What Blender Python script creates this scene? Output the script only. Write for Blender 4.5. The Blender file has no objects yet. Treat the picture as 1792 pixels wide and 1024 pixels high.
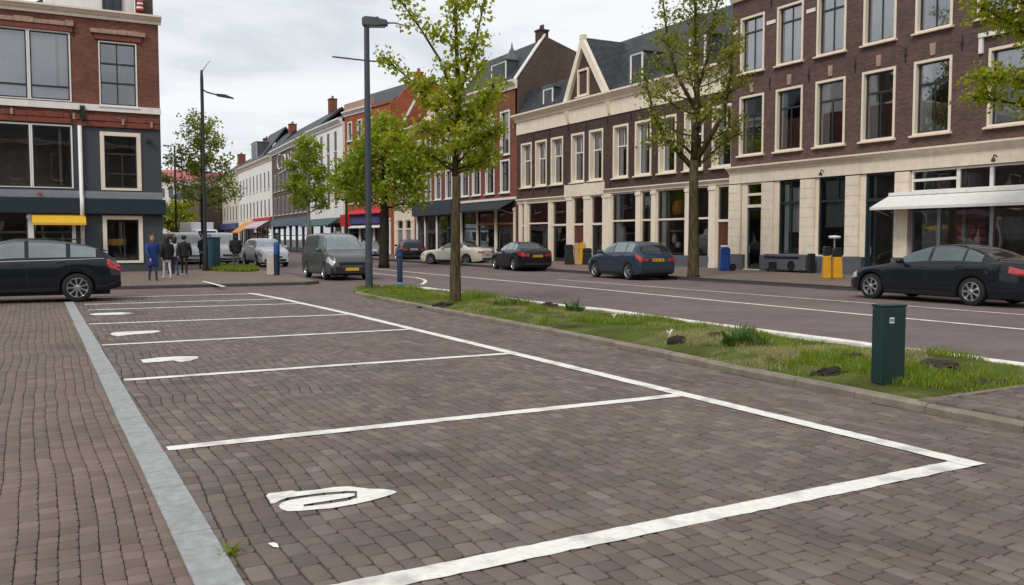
import bpy, bmesh, math, random
import numpy as np
from mathutils import Vector, Matrix
R=math.radians; PI=math.pi
S=bpy.context.scene; COL=S.collection
rnd=random.Random(7)
# ------------------------------------------------------------------ camera
F_=1555.; PITCH=R(3.459); YAW=R(28.163); HC=1.6
cam_d=bpy.data.cameras.new('camera'); cam=bpy.data.objects.new('camera',cam_d); COL.objects.link(cam)
cam.location=(0,0,HC); cam.rotation_euler=(R(90)-PITCH,0,-YAW)
cam_d.sensor_width=36; cam_d.lens=F_/1792*36; cam_d.clip_start=.05; cam_d.clip_end=3000
S.camera=cam
_fw=np.array([math.sin(YAW)*math.cos(PITCH),math.cos(YAW)*math.cos(PITCH),-math.sin(PITCH)])
_rt=np.array([math.cos(YAW),-math.sin(YAW),0.]); _up=np.cross(_rt,_fw)
def gnd(x,y,z=0.):
    "photo pixel -> point on the level z (survey of the place)"
    r=_fw*F_+_rt*(x-896)-_up*(y-512); t=(z-HC)/r[2]
    return (float(r[0]*t),float(r[1]*t))
# ------------------------------------------------------------------ render / world
S.view_settings.view_transform='Standard'; S.view_settings.look='None'
S.view_settings.exposure=.16; S.view_settings.gamma=1
try:
    S.cycles.use_denoising=True; S.cycles.max_bounces=8; S.cycles.transparent_max_bounces=16
    S.cycles.caustics_reflective=False; S.cycles.caustics_refractive=False
except Exception: pass
W=bpy.data.worlds.new('World'); S.world=W; W.use_nodes=True
nt=W.node_tree; N=nt.nodes; N.clear()
def nn(nt,t,**k):
    n=nt.nodes.new(t)
    for a,b in k.items(): setattr(n,a,b)
    return n
def mth(nt,op,a,b=None):
    n=nn(nt,'ShaderNodeMath',operation=op)
    for i,v in enumerate((a,b)):
        if v is None: continue
        if isinstance(v,(int,float)): n.inputs[i].default_value=v
        else: nt.links.new(v,n.inputs[i])
    return n.outputs[0]
SUN_EL=R(46); SUN_AZ=R(236)          # azimuth clockwise from +Y: behind the viewer, a little to the left
L=nt.links.new
sky=nn(nt,'ShaderNodeTexSky',sky_type='NISHITA'); sky.sun_disc=False; sky.sun_elevation=SUN_EL; sky.sun_rotation=SUN_AZ
tc=nn(nt,'ShaderNodeTexCoord'); sx=nn(nt,'ShaderNodeSeparateXYZ'); L(tc.outputs['Generated'],sx.inputs[0])
zz=mth(nt,'ADD',mth(nt,'MAXIMUM',sx.outputs[2],0.0),0.13)
cb=nn(nt,'ShaderNodeCombineXYZ'); L(mth(nt,'DIVIDE',sx.outputs[0],zz),cb.inputs[0]); L(mth(nt,'DIVIDE',sx.outputs[1],zz),cb.inputs[1]); cb.inputs[2].default_value=5.2
n1=nn(nt,'ShaderNodeTexNoise'); n1.inputs['Scale'].default_value=1.25; n1.inputs['Detail'].default_value=7; n1.inputs['Roughness'].default_value=.52; n1.inputs['Distortion'].default_value=.35
L(cb.outputs[0],n1.inputs['Vector'])
rp=nn(nt,'ShaderNodeValToRGB'); L(n1.outputs['Fac'],rp.inputs[0])
e=rp.color_ramp.elements; e[0].position=.40; e[0].color=(.69,.72,.77,1); e[1].position=.585; e[1].color=(.93,.94,.955,1)
m_=rp.color_ramp.elements.new(.48); m_.color=(.815,.84,.88,1)
mul=nn(nt,'ShaderNodeMixRGB',blend_type='MULTIPLY'); mul.inputs[0].default_value=1; L(rp.outputs[0],mul.inputs[1]); mul.inputs[2].default_value=(9.5,9.5,9.5,1)
mx=nn(nt,'ShaderNodeMixRGB'); mx.inputs[0].default_value=.93; L(sky.outputs[0],mx.inputs[1]); L(mul.outputs[0],mx.inputs[2])
bg=nn(nt,'ShaderNodeBackground'); bg.inputs[1].default_value=.1; L(mx.outputs[0],bg.inputs[0])
wo=nn(nt,'ShaderNodeOutputWorld'); L(bg.outputs[0],wo.inputs[0])
sd=bpy.data.lights.new('sun','SUN'); so=bpy.data.objects.new('sun',sd); COL.objects.link(so)
sd.energy=1.5; sd.angle=R(14); sd.color=(1,.96,.9)
so.rotation_euler=(R(90)-SUN_EL,0,R(180)-SUN_AZ); so.location=(-20,-20,40)
# ------------------------------------------------------------------ materials
def srgb(r,g,b):
    f=lambda c:(c/255/12.92 if c<=10 else ((c/255+.055)/1.055)**2.4)
    return (f(r),f(g),f(b))
MATS={}
def newmat(name):
    m=bpy.data.materials.new(name); m.use_nodes=True; MATS[name]=m
    return m,m.node_tree,m.node_tree.nodes['Principled BSDF']
def pm(name,col,rough=.6,metal=0.,var=.12,scale=4.,bump=0.,bscale=40.,coat=0.,spec=.5,trans=0.,emit=None,stain=0.):
    if name in MATS: return MATS[name]
    m,t,b=newmat(name); b.inputs['Roughness'].default_value=rough; b.inputs['Metallic'].default_value=metal
    b.inputs['Specular IOR Level'].default_value=spec; b.inputs['Coat Weight'].default_value=coat; b.inputs['Coat Roughness'].default_value=.03
    tc=nn(t,'ShaderNodeTexCoord')
    if var>0:
        n=nn(t,'ShaderNodeTexNoise'); n.inputs['Scale'].default_value=scale; n.inputs['Detail'].default_value=6; n.inputs['Roughness'].default_value=.65
        t.links.new(tc.outputs['Object'],n.inputs['Vector'])
        r=nn(t,'ShaderNodeMapRange'); r.inputs[1].default_value=.3; r.inputs[2].default_value=.7; r.inputs[3].default_value=1-var; r.inputs[4].default_value=1+var
        t.links.new(n.outputs['Fac'],r.inputs[0])
        x=nn(t,'ShaderNodeMixRGB',blend_type='MULTIPLY'); x.inputs[0].default_value=1; x.inputs[1].default_value=(*col,1); t.links.new(r.outputs[0],x.inputs[2])
        out=x.outputs[0]
        if stain>0:
            mp=nn(t,'ShaderNodeMapping'); mp.inputs['Scale'].default_value=(2.2,2.2,.22); t.links.new(tc.outputs['Object'],mp.inputs[0])
            n3=nn(t,'ShaderNodeTexNoise'); n3.inputs['Scale'].default_value=1.7; n3.inputs['Detail'].default_value=5; t.links.new(mp.outputs[0],n3.inputs['Vector'])
            r3=nn(t,'ShaderNodeMapRange'); r3.inputs[1].default_value=.48; r3.inputs[2].default_value=.75; r3.inputs[3].default_value=0; r3.inputs[4].default_value=stain; t.links.new(n3.outputs['Fac'],r3.inputs[0])
            x3=nn(t,'ShaderNodeMixRGB'); t.links.new(r3.outputs[0],x3.inputs[0]); t.links.new(out,x3.inputs[1]); x3.inputs[2].default_value=(.12,.1,.08,1); out=x3.outputs[0]
        t.links.new(out,b.inputs['Base Color'])
    else: b.inputs['Base Color'].default_value=(*col,1)
    if bump>0:
        n2=nn(t,'ShaderNodeTexNoise'); n2.inputs['Scale'].default_value=bscale; n2.inputs['Detail'].default_value=5
        t.links.new(tc.outputs['Object'],n2.inputs['Vector'])
        bp=nn(t,'ShaderNodeBump'); bp.inputs['Strength'].default_value=bump; bp.inputs['Distance'].default_value=.02
        t.links.new(n2.outputs['Fac'],bp.inputs['Height']); t.links.new(bp.outputs[0],b.inputs['Normal'])
    MATS[name]=m; return m
def brick(name,c1,c2,mortar,bw=.22,rh=.068,ms=.009,wall=True,rough=.85,bump=.5,blotch=.22,distort=0.,scale_n=.5):
    m,t,b=newmat(name); b.inputs['Roughness'].default_value=rough; b.inputs['Specular IOR Level'].default_value=.25
    tc=nn(t,'ShaderNodeTexCoord'); s=nn(t,'ShaderNodeSeparateXYZ'); t.links.new(tc.outputs['Object'],s.inputs[0])
    c=nn(t,'ShaderNodeCombineXYZ')
    if wall:
        t.links.new(mth(t,'ADD',s.outputs[0],s.outputs[1]),c.inputs[0]); t.links.new(s.outputs[2],c.inputs[1])
    else:
        t.links.new(s.outputs[1],c.inputs[0]); t.links.new(s.outputs[0],c.inputs[1])
    vec=c.outputs[0]
    if distort:
        nd=nn(t,'ShaderNodeTexNoise'); nd.inputs['Scale'].default_value=3; t.links.new(vec,nd.inputs['Vector'])
        v1=nn(t,'ShaderNodeVectorMath',operation='SCALE'); v1.inputs['Scale'].default_value=distort; t.links.new(nd.outputs['Color'],v1.inputs[0])
        v2=nn(t,'ShaderNodeVectorMath',operation='ADD'); t.links.new(vec,v2.inputs[0]); t.links.new(v1.outputs[0],v2.inputs[1]); vec=v2.outputs[0]
    k=nn(t,'ShaderNodeTexBrick'); t.links.new(vec,k.inputs['Vector']); k.inputs['Scale'].default_value=1
    k.inputs['Brick Width'].default_value=bw; k.inputs['Row Height'].default_value=rh; k.inputs['Mortar Size'].default_value=ms; k.inputs['Mortar Smooth'].default_value=.3
    k.inputs['Color1'].default_value=(*c1,1); k.inputs['Color2'].default_value=(*c2,1); k.inputs['Mortar'].default_value=(*mortar,1); k.inputs['Bias'].default_value=-.1
    n=nn(t,'ShaderNodeTexNoise'); n.inputs['Scale'].default_value=scale_n; n.inputs['Detail'].default_value=10; n.inputs['Roughness'].default_value=.82; t.links.new(tc.outputs['Object'],n.inputs['Vector'])
    r=nn(t,'ShaderNodeMapRange'); r.inputs[1].default_value=.34; r.inputs[2].default_value=.66; r.inputs[3].default_value=1-blotch; r.inputs[4].default_value=1+blotch; t.links.new(n.outputs['Fac'],r.inputs[0])
    x=nn(t,'ShaderNodeMixRGB',blend_type='MULTIPLY'); x.inputs[0].default_value=1; t.links.new(k.outputs['Color'],x.inputs[1]); t.links.new(r.outputs[0],x.inputs[2])
    t.links.new(x.outputs[0],b.inputs['Base Color'])
    bp=nn(t,'ShaderNodeBump'); bp.inputs['Strength'].default_value=bump; bp.inputs['Distance'].default_value=.012; bp.invert=True
    t.links.new(k.outputs['Fac'],bp.inputs['Height']); t.links.new(bp.outputs[0],b.inputs['Normal'])
    MATS[name]=m; return m
def glassmat(name,tint=(.93,.95,.95),refl=1.0,rough=.015,wav=.12):
    m,t,b=newmat(name); t.nodes.remove(b)
    o=t.nodes['Material Output']; tr=nn(t,'ShaderNodeBsdfTransparent'); tr.inputs[0].default_value=(*tint,1)
    g=nn(t,'ShaderNodeBsdfGlossy'); g.inputs['Roughness'].default_value=rough; g.inputs[0].default_value=(.95,.97,1,1)
    fr=nn(t,'ShaderNodeFresnel'); fr.inputs[0].default_value=1.55
    f2=mth(t,'MINIMUM',mth(t,'MULTIPLY',fr.outputs[0],2.3*refl),1.0)
    tc=nn(t,'ShaderNodeTexCoord'); n=nn(t,'ShaderNodeTexNoise'); n.inputs['Scale'].default_value=1.3; n.inputs['Detail'].default_value=1
    t.links.new(tc.outputs['Object'],n.inputs['Vector']); bp=nn(t,'ShaderNodeBump'); bp.inputs['Strength'].default_value=wav; bp.inputs['Distance'].default_value=.02
    t.links.new(n.outputs['Fac'],bp.inputs['Height']); t.links.new(bp.outputs[0],g.inputs['Normal'])
    mx=nn(t,'ShaderNodeMixShader'); t.links.new(f2,mx.inputs[0]); t.links.new(tr.outputs[0],mx.inputs[1]); t.links.new(g.outputs[0],mx.inputs[2])
    t.links.new(mx.outputs[0],o.inputs[0]); MATS[name]=m; return m
def leafmat(name,c1,c2,trans=.45):
    m,t,b=newmat(name); t.nodes.remove(b); o=t.nodes['Material Output']
    gi=nn(t,'ShaderNodeNewGeometry'); mixc=nn(t,'ShaderNodeMixRGB'); mixc.inputs[1].default_value=(*c1,1); mixc.inputs[2].default_value=(*c2,1)
    t.links.new(gi.outputs['Random Per Island'],mixc.inputs[0])
    d=nn(t,'ShaderNodeBsdfDiffuse'); tl=nn(t,'ShaderNodeBsdfTranslucent'); gl=nn(t,'ShaderNodeBsdfGlossy'); gl.inputs['Roughness'].default_value=.4; gl.inputs[0].default_value=(.5,.5,.5,1)
    t.links.new(mixc.outputs[0],d.inputs[0])
    hs=nn(t,'ShaderNodeHueSaturation'); hs.inputs['Saturation'].default_value=1.1; hs.inputs['Value'].default_value=1.25; t.links.new(mixc.outputs[0],hs.inputs['Color']); t.links.new(hs.outputs[0],tl.inputs[0])
    a=nn(t,'ShaderNodeMixShader'); a.inputs[0].default_value=trans; t.links.new(d.outputs[0],a.inputs[1]); t.links.new(tl.outputs[0],a.inputs[2])
    c=nn(t,'ShaderNodeMixShader'); c.inputs[0].default_value=.06; t.links.new(a.outputs[0],c.inputs[1]); t.links.new(gl.outputs[0],c.inputs[2])
    t.links.new(c.outputs[0],o.inputs[0]); MATS[name]=m; return m
def islandmat(name,cols,rough=.75,noise=.15,bump=.35,bscale=90,spec=.3):
    "many separate stones / bricks in one mesh, each with its own tint"
    m,t,b=newmat(name); b.inputs['Roughness'].default_value=rough; b.inputs['Specular IOR Level'].default_value=spec
    gi=nn(t,'ShaderNodeNewGeometry'); rp=nn(t,'ShaderNodeValToRGB'); t.links.new(gi.outputs['Random Per Island'],rp.inputs[0])
    el=rp.color_ramp.elements
    while len(el)<len(cols): el.new(.5)
    for i,c in enumerate(cols): el[i].position=i/(len(cols)-1); el[i].color=(*c,1)
    tc=nn(t,'ShaderNodeTexCoord'); n=nn(t,'ShaderNodeTexNoise'); n.inputs['Scale'].default_value=1.1; n.inputs['Detail'].default_value=9; n.inputs['Roughness'].default_value=.75; t.links.new(tc.outputs['Object'],n.inputs['Vector'])
    r=nn(t,'ShaderNodeMapRange'); r.inputs[1].default_value=.3; r.inputs[2].default_value=.7; r.inputs[3].default_value=1-noise; r.inputs[4].default_value=1+noise; t.links.new(n.outputs['Fac'],r.inputs[0])
    x=nn(t,'ShaderNodeMixRGB',blend_type='MULTIPLY'); x.inputs[0].default_value=1; t.links.new(rp.outputs[0],x.inputs[1]); t.links.new(r.outputs[0],x.inputs[2])
    n5=nn(t,'ShaderNodeTexNoise'); n5.inputs['Scale'].default_value=.55; n5.inputs['Detail'].default_value=6; n5.inputs['Roughness'].default_value=.6; n5.inputs['Distortion'].default_value=.6; t.links.new(tc.outputs['Object'],n5.inputs['Vector'])
    r5=nn(t,'ShaderNodeMapRange'); r5.inputs[1].default_value=.54; r5.inputs[2].default_value=.72; r5.inputs[3].default_value=1; r5.inputs[4].default_value=.66; t.links.new(n5.outputs['Fac'],r5.inputs[0])
    x5=nn(t,'ShaderNodeMixRGB',blend_type='MULTIPLY'); x5.inputs[0].default_value=1; t.links.new(x.outputs[0],x5.inputs[1]); t.links.new(r5.outputs[0],x5.inputs[2])
    t.links.new(x5.outputs[0],b.inputs['Base Color'])
    n2=nn(t,'ShaderNodeTexNoise'); n2.inputs['Scale'].default_value=bscale; n2.inputs['Detail'].default_value=4; t.links.new(tc.outputs['Object'],n2.inputs['Vector'])
    bp=nn(t,'ShaderNodeBump'); bp.inputs['Strength'].default_value=bump; bp.inputs['Distance'].default_value=.01; t.links.new(n2.outputs['Fac'],bp.inputs['Height']); t.links.new(bp.outputs[0],b.inputs['Normal'])
    MATS[name]=m; return m
CREAM=pm('cream_paint',(.84,.73,.585),.6,var=.07,scale=2,stain=.14)
CREAM2=pm('cream_stone',(.82,.71,.57),.75,var=.09,scale=3,bump=.15,stain=.15)
OFFW=pm('white_paint',(.82,.80,.76),.5,var=.06,stain=.12)
WHITEP=pm('white_render',(.88,.865,.82),.7,var=.07,scale=1,stain=.15)
SASH=pm('dark_sash_paint',(.025,.032,.036),.35,var=.1)
BLACK=pm('black_paint',(.012,.013,.015),.4,var=.1)
GREYPL=pm('plinth_grey_paint',(.105,.115,.13),.6,var=.15,bump=.1)
SLATE=brick('slate_tiles',(.03,.034,.039),(.052,.058,.066),(.016,.018,.022),bw=.28,rh=.2,ms=.012,blotch=.3,rough=.5)
LEAD=pm('lead_sheet',(.075,.085,.095),.5,var=.25)
ROOM=pm('dim_room_wall',(.34,.29,.24),.9,var=.3,scale=.8)
CURT=pm('net_curtain',(.80,.82,.84),.9,var=.08,scale=6)
CURTD=pm('grey_drape',(.22,.23,.22),.9,var=.2,scale=6)
GLASS=glassmat('window_glass')
GLASSR=glassmat('sky_mirroring_window_glass',(.93,.95,.95),2.1)
GLASSD=glassmat('tinted_window_glass',(.55,.6,.6),1.2)
DGL=pm('far_window_glass',(.05,.055,.06),.35,var=.5,scale=.6,spec=.25)
BR_A=brick('brown_purple_brick',srgb(90,68,65),srgb(112,88,82),srgb(106,91,86))
BR_B=brick('dark_brown_brick',srgb(72,56,51),srgb(92,73,67),srgb(78,65,60))
BR_C=brick('red_brown_brick',srgb(122,70,54),srgb(142,87,68),srgb(118,88,76))
BR_D=brick('orange_red_brick',srgb(160,80,50),srgb(178,96,64),srgb(145,92,70))
BR_E=brick('party_wall_brick',srgb(84,69,60),srgb(102,86,75),srgb(88,76,68))
BR_L=brick('rust_brick',srgb(108,66,53),srgb(132,84,68),srgb(120,92,80),blotch=.35)
BR_G=brick('taupe_brick',srgb(98,82,76),srgb(112,96,88),srgb(100,88,82))
WOODB=pm('brown_door_wood',(.11,.042,.02),.45,var=.25,scale=6)
STONER=pm('red_lintel_stone',srgb(122,64,50),.75,var=.25,scale=5,bump=.3)
STONEP=pm('weathered_stone',srgb(168,140,122),.85,var=.3,scale=6,bump=.5)
IRON=pm('wrought_iron',(.018,.018,.02),.5,var=.1)
STEEL=pm('brushed_metal',(.45,.46,.48),.35,metal=.8,var=.1)
# ------------------------------------------------------------------ mesh helpers
class MB:
    def __init__(s): s.v=[]; s.f=[]; s.m=[]
    def add(s,vs,fs,mi=0):
        o=len(s.v); s.v+=[tuple(map(float,p)) for p in vs]; s.f+=[tuple(i+o for i in f) for f in fs]; s.m+=[mi]*len(fs); return s
    def box(s,x0,x1,y0,y1,z0,z1,mi=0):
        return s.add([(x0,y0,z0),(x1,y0,z0),(x1,y1,z0),(x0,y1,z0),(x0,y0,z1),(x1,y0,z1),(x1,y1,z1),(x0,y1,z1)],
            [(0,3,2,1),(4,5,6,7),(0,1,5,4),(1,2,6,5),(2,3,7,6),(3,0,4,7)],mi)
    def prism(s,poly,y0,y1,mi=0):
        "polygon in local x,z extruded along y"
        n=len(poly); a=[(x,y0,z) for x,z in poly]; b=[(x,y1,z) for x,z in poly]
        return s.add(a+b,[tuple(range(n)),tuple(range(2*n-1,n-1,-1))]+[(i,i+n,(i+1)%n+n,(i+1)%n) for i in range(n)],mi)
    def prismx(s,poly,x0,x1,mi=0):
        "polygon in local y,z extruded along x"
        n=len(poly); a=[(x0,y,z) for y,z in poly]; b=[(x1,y,z) for y,z in poly]
        return s.add(a+b,[tuple(range(n-1,-1,-1)),tuple(range(n,2*n))]+[(i,(i+1)%n,(i+1)%n+n,i+n) for i in range(n)],mi)
    def prismz(s,poly,z0,z1,mi=0):
        n=len(poly); a=[(x,y,z0) for x,y in poly]; b=[(x,y,z1) for x,y in poly]
        return s.add(a+b,[tuple(range(n-1,-1,-1)),tuple(range(n,2*n))]+[(i,(i+1)%n,(i+1)%n+n,i+n) for i in range(n)],mi)
    def tube(s,pts,rad,n=8,mi=0,cap=True):
        pts=[Vector(p) for p in pts]; k=len(pts)
        if not hasattr(rad,'__len__'): rad=[rad]*k
        vs=[]; a=None
        for i,p in enumerate(pts):
            d=(pts[min(i+1,k-1)]-pts[max(i-1,0)])
            d=d.normalized() if d.length>1e-9 else Vector((0,0,1))
            if a is None: a=d.orthogonal().normalized()
            a=(a-d*a.dot(d)); a=a.normalized() if a.length>1e-6 else d.orthogonal().normalized()
            b=d.cross(a)
            for j in range(n):
                t=2*PI*j/n; vs.append(p+(a*math.cos(t)+b*math.sin(t))*rad[i])
        fs=[(i*n+j,i*n+(j+1)%n,(i+1)*n+(j+1)%n,(i+1)*n+j) for i in range(k-1) for j in range(n)]
        if cap: fs+=[tuple(range(n-1,-1,-1)),tuple(range((k-1)*n,k*n))]
        return s.add(vs,fs,mi)
    def lathe(s,prof,c=(0,0,0),n=20,mi=0,axis='z',sx=1.,sy=1.,cap=True):
        vs=[]
        for r,h in prof:
            for j in range(n):
                t=2*PI*j/n; x,y=r*math.cos(t)*sx,r*math.sin(t)*sy
                p=(x,y,h) if axis=='z' else (x,h,y)
                vs.append((p[0]+c[0],p[1]+c[1],p[2]+c[2]))
        k=len(prof)
        fs=[(i*n+j,i*n+(j+1)%n,(i+1)*n+(j+1)%n,(i+1)*n+j) for i in range(k-1) for j in range(n)]
        if cap: fs+=[tuple(range(n-1,-1,-1)),tuple(range((k-1)*n,k*n))]
        if axis!='z': fs=[f[::-1] for f in fs]
        return s.add(vs,fs,mi)
    def mesh(s,name):
        me=bpy.data.meshes.new(name); me.from_pydata(s.v,[],s.f)
        if any(s.m): me.polygons.foreach_set('material_index',s.m)
        return me
    def build(s,name,mat,parent=None,smooth=False,bevel=0,loc=None,seg=2,auto=None):
        me=s.mesh(name); o=bpy.data.objects.new(name,me); COL.objects.link(o)
        for m in (mat if isinstance(mat,(list,tuple)) else [mat]): me.materials.append(m)
        if smooth: me.polygons.foreach_set('use_smooth',[True]*len(me.polygons))
        if auto: me.set_sharp_from_angle(angle=R(auto))
        if parent: o.parent=parent
        if loc: o.location=loc
        if bevel:
            b=o.modifiers.new('bevel','BEVEL'); b.width=bevel; b.segments=seg; b.limit_method='ANGLE'
        return o
def fast_mesh(name,verts,faces,mat,parent=None,k=4,smooth=False):
    me=bpy.data.meshes.new(name); verts=np.asarray(verts,np.float32); faces=np.asarray(faces,np.int32)
    me.vertices.add(len(verts)); me.vertices.foreach_set('co',verts.ravel())
    me.loops.add(faces.size); me.loops.foreach_set('vertex_index',faces.ravel())
    me.polygons.add(len(faces)); me.polygons.foreach_set('loop_start',np.arange(0,faces.size,k,dtype=np.int32))
    me.update(calc_edges=True); me.validate()
    if smooth: me.polygons.foreach_set('use_smooth',[True]*len(me.polygons))
    me.materials.append(mat); o=bpy.data.objects.new(name,me); COL.objects.link(o)
    if parent: o.parent=parent
    return o
def tag(o,label=None,cat=None,group=None,kind=None):
    if label: o['label']=label
    if cat: o['category']=cat
    if group: o['group']=group
    if kind: o['kind']=kind
    return o
def empty(name,loc=(0,0,0),rz=0.,label=None,cat=None,group=None):
    o=bpy.data.objects.new(name,None); COL.objects.link(o); o.location=loc; o.rotation_euler=(0,0,rz); o.empty_display_size=.3
    return tag(o,label,cat,group)
def inst(o,parent,loc=None):
    c=o.copy(); COL.objects.link(c); c.parent=parent
    if loc is not None: c.location=loc
    return c
def copy_tree(o,parent=None):
    c=o.copy(); COL.objects.link(c); c.parent=parent
    for ch in list(o.children): copy_tree(ch,c)
    return c
# ------------------------------------------------------------------ ground, roads, paving
nrs=np.random.RandomState(3)
def vnoise(x,y,s,seed=0):
    "smooth value noise in numpy"
    x=np.asarray(x,float)*s+seed*17.3; y=np.asarray(y,float)*s+seed*9.1
    xi=np.floor(x).astype(int); yi=np.floor(y).astype(int); fx=x-xi; fy=y-yi
    fx=fx*fx*(3-2*fx); fy=fy*fy*(3-2*fy)
    h=lambda a,b:(np.sin(a*127.1+b*311.7+seed*74.7)*43758.5453)%1.0
    return (h(xi,yi)*(1-fx)+h(xi+1,yi)*fx)*(1-fy)+(h(xi,yi+1)*(1-fx)+h(xi+1,yi+1)*fx)*fy
def fbm(x,y,s,seed=0):
    return vnoise(x,y,s,seed)*.55+vnoise(x,y,s*2.1,seed+1)*.28+vnoise(x,y,s*4.3,seed+2)*.17
def sheet(name,poly,z,mat):
    me=bpy.data.meshes.new(name); me.from_pydata([(x,y,z) for x,y in poly],[],[tuple(range(len(poly)))]); me.materials.append(mat)
    o=bpy.data.objects.new(name,me); COL.objects.link(o); return tag(o,kind='structure')
def rect(x0,x1,y0,y1): return [(x0,y0),(x1,y0),(x1,y1),(x0,y1)]
def stones(name,x0,x1,y0,y1,cw,sl,gap,mat,irr=.1,warp=.03,zt=0.,mask=None,parent=None,hj=.003,bev=.012):
    C=[];nc=int(round((x1-x0)/cw)); cwid=(x1-x0)/nc
    for c in range(nc):
        y=y0-nrs.rand()*sl
        while y<y1:
            l=sl*(1+irr*2.2*(nrs.rand()-.5)); C.append((x0+(c+.5)*cwid,y+l/2,cwid/2,l/2)); y+=l
    C=np.array(C); C=C[(C[:,1]>y0)&(C[:,1]<y1)]
    if mask is not None: C=C[mask(C[:,0],C[:,1])]
    n=len(C); hx=C[:,2]-gap/2*(1+irr*3*nrs.rand(n)); hy=C[:,3]-gap/2*(1+irr*3*nrs.rand(n))
    cc=np.minimum(hx,hy)*(.12+.2*nrs.rand(n)); th=(nrs.rand(n)-.5)*irr*.45
    px=np.stack([hx,hx-cc,-hx+cc,-hx,-hx,-hx+cc,hx-cc,hx],1); py=np.stack([hy-cc,hy,hy,hy-cc,-hy+cc,-hy,-hy,-hy+cc],1)
    px=px*(1+irr*.5*(nrs.rand(n,8)-.5)); py=py*(1+irr*.35*(nrs.rand(n,8)-.5))
    dz=(nrs.rand(n)-.5)*2*hj; tx=(nrs.rand(n)-.5)*.03*irr*4; ty=(nrs.rand(n)-.5)*.03*irr*4
    rings=[]
    for inset,z in ((bev,.0),(bev*.35,-bev*.28),(0.,-bev*.9),(-.002,-.035)):
        sx=1-inset/hx; sy=1-inset/hy
        ax=px*sx[:,None]; ay=py*sy[:,None]
        zc=zt+z+dz[:,None]+ax*tx[:,None]+ay*ty[:,None]
        X=C[:,0:1]+ax*np.cos(th)[:,None]-ay*np.sin(th)[:,None]; Y=C[:,1:2]+ax*np.sin(th)[:,None]+ay*np.cos(th)[:,None]
        wx=(vnoise(X,Y,.55,5)-.5)*2*warp+(vnoise(X,Y,1.7,6)-.5)*warp; wy=(vnoise(X,Y,.5,7)-.5)*2*warp+(vnoise(X,Y,1.9,8)-.5)*warp
        rings.append(np.stack([X+wx,Y+wy,zc+(vnoise(X,Y,.8,9)-.5)*.005*(warp>0)],2))
    V=np.stack(rings,1).reshape(n*32,3)
    fb=[]
    for r in range(3):
        for i in range(8):
            j=(i+1)%8; fb.append((r*8+j,r*8+i,(r+1)*8+i,(r+1)*8+j))
    fb+=[(0,1,2,3),(0,3,4,7),(4,5,6,7)]
    Fa=(np.arange(n)[:,None,None]*32+np.array(fb)[None]).reshape(-1,4)
    o=fast_mesh(name,V,Fa,mat,parent)
    return o
GROUND=pm('ground_soil',(.12,.105,.095),.9,var=.15,scale=.3)
sheet('ground',rect(-600,600,-300,1500),-.09,GROUND)
JOINT=pm('paving_joint_sand',(.07,.055,.046),.95,var=.3,scale=9)
cobs=[srgb(c[0]*1.04,c[1]*1.075,c[2]*1.06) for c in ((96,82,77),(106,92,86),(101,86,79),(113,98,91),(92,80,77),(109,93,84),(117,103,97),(103,90,87),(99,83,76),(122,108,101))]
COB=islandmat('cobble_stone',cobs,.72,noise=.2)
COBF=islandmat('pink_paving_brick',[srgb(*c) for c in ((112,97,89),(120,104,95),(107,92,85),(125,109,100),(114,100,93),(108,93,85))],.8,noise=.16)
lot=sheet('parking_lot',rect(.62,7.9,-6,31),-.0125,JOINT)
stones('cobble_paving',.775,5.9,2.2,27.2,.112,.168,.0065,COB,irr=.24,warp=.07,parent=lot,bev=.0055,hj=.0015)
KN=[(7.12,3.0),(7.18,4.42),(7.22,5.38),(7.31,7.88),(7.5,10.2),(7.63,12.7),(7.78,17.5),(7.88,21.),(8.05,24.6)]   # kerb line of the planted strip
def kx(y): return np.interp(y,[p[1] for p in KN],[p[0] for p in KN])
stones('driveway_paving',5.9,8.1,2.2,27.2,.095,.2,.007,COB,irr=.14,warp=.05,parent=lot,bev=.008,mask=lambda x,y:x<kx(y)-.05)
lp=sheet('left_pavement',rect(-30,.62,-6,27.2),-.0125,JOINT)
stones('brick_paving',-3.4,.65,2.2,27.2,.098,.115,.0035,COBF,irr=.16,warp=.03,hj=.001,parent=lp,bev=.004)
lane_m=brick('lane_brick',srgb(112,96,88),srgb(122,106,98),srgb(86,74,68),bw=.2,rh=.1,ms=.008,wall=False,blotch=.18,bump=.3)
sheet('side_lane',[(-30,27.2),(7.6,27.2),(7.7,24.6),(10.7,25),(10.7,31),(10.4,75),(8,75),(8.0,30.9),(-30,30.7)],-.008,lane_m)
road_m=brick('road_brick',srgb(112,98,97),srgb(121,107,105),srgb(103,90,88),bw=.21,rh=.07,ms=.006,wall=False,blotch=.26,bump=.25,scale_n=.35)
sheet('road',[(10.3,-30),(22.2,-30),(22.2,60),(24.5,85),(24.5,400),(8.3,400),(8.3,75),(10.4,75),(10.55,27.4)],0.,road_m)
pave_m=brick('pavement_tile',srgb(118,104,96),srgb(128,113,104),srgb(98,86,79),bw=.3,rh=.15,ms=.008,wall=False,blotch=.2,bump=.2)
KERBM=pm('kerb_concrete',srgb(132,122,108),.85,var=.28,scale=3,bump=.3,stain=.35)
KERBD=pm('dark_kerb_stone',(.07,.062,.06),.8,var=.2,bump=.3)
sheet('right_pavement',[(22.1,-30),(40,-30),(40,100),(25.2,85),(22.35,60),(22.1,40)],.12,pave_m)
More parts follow.
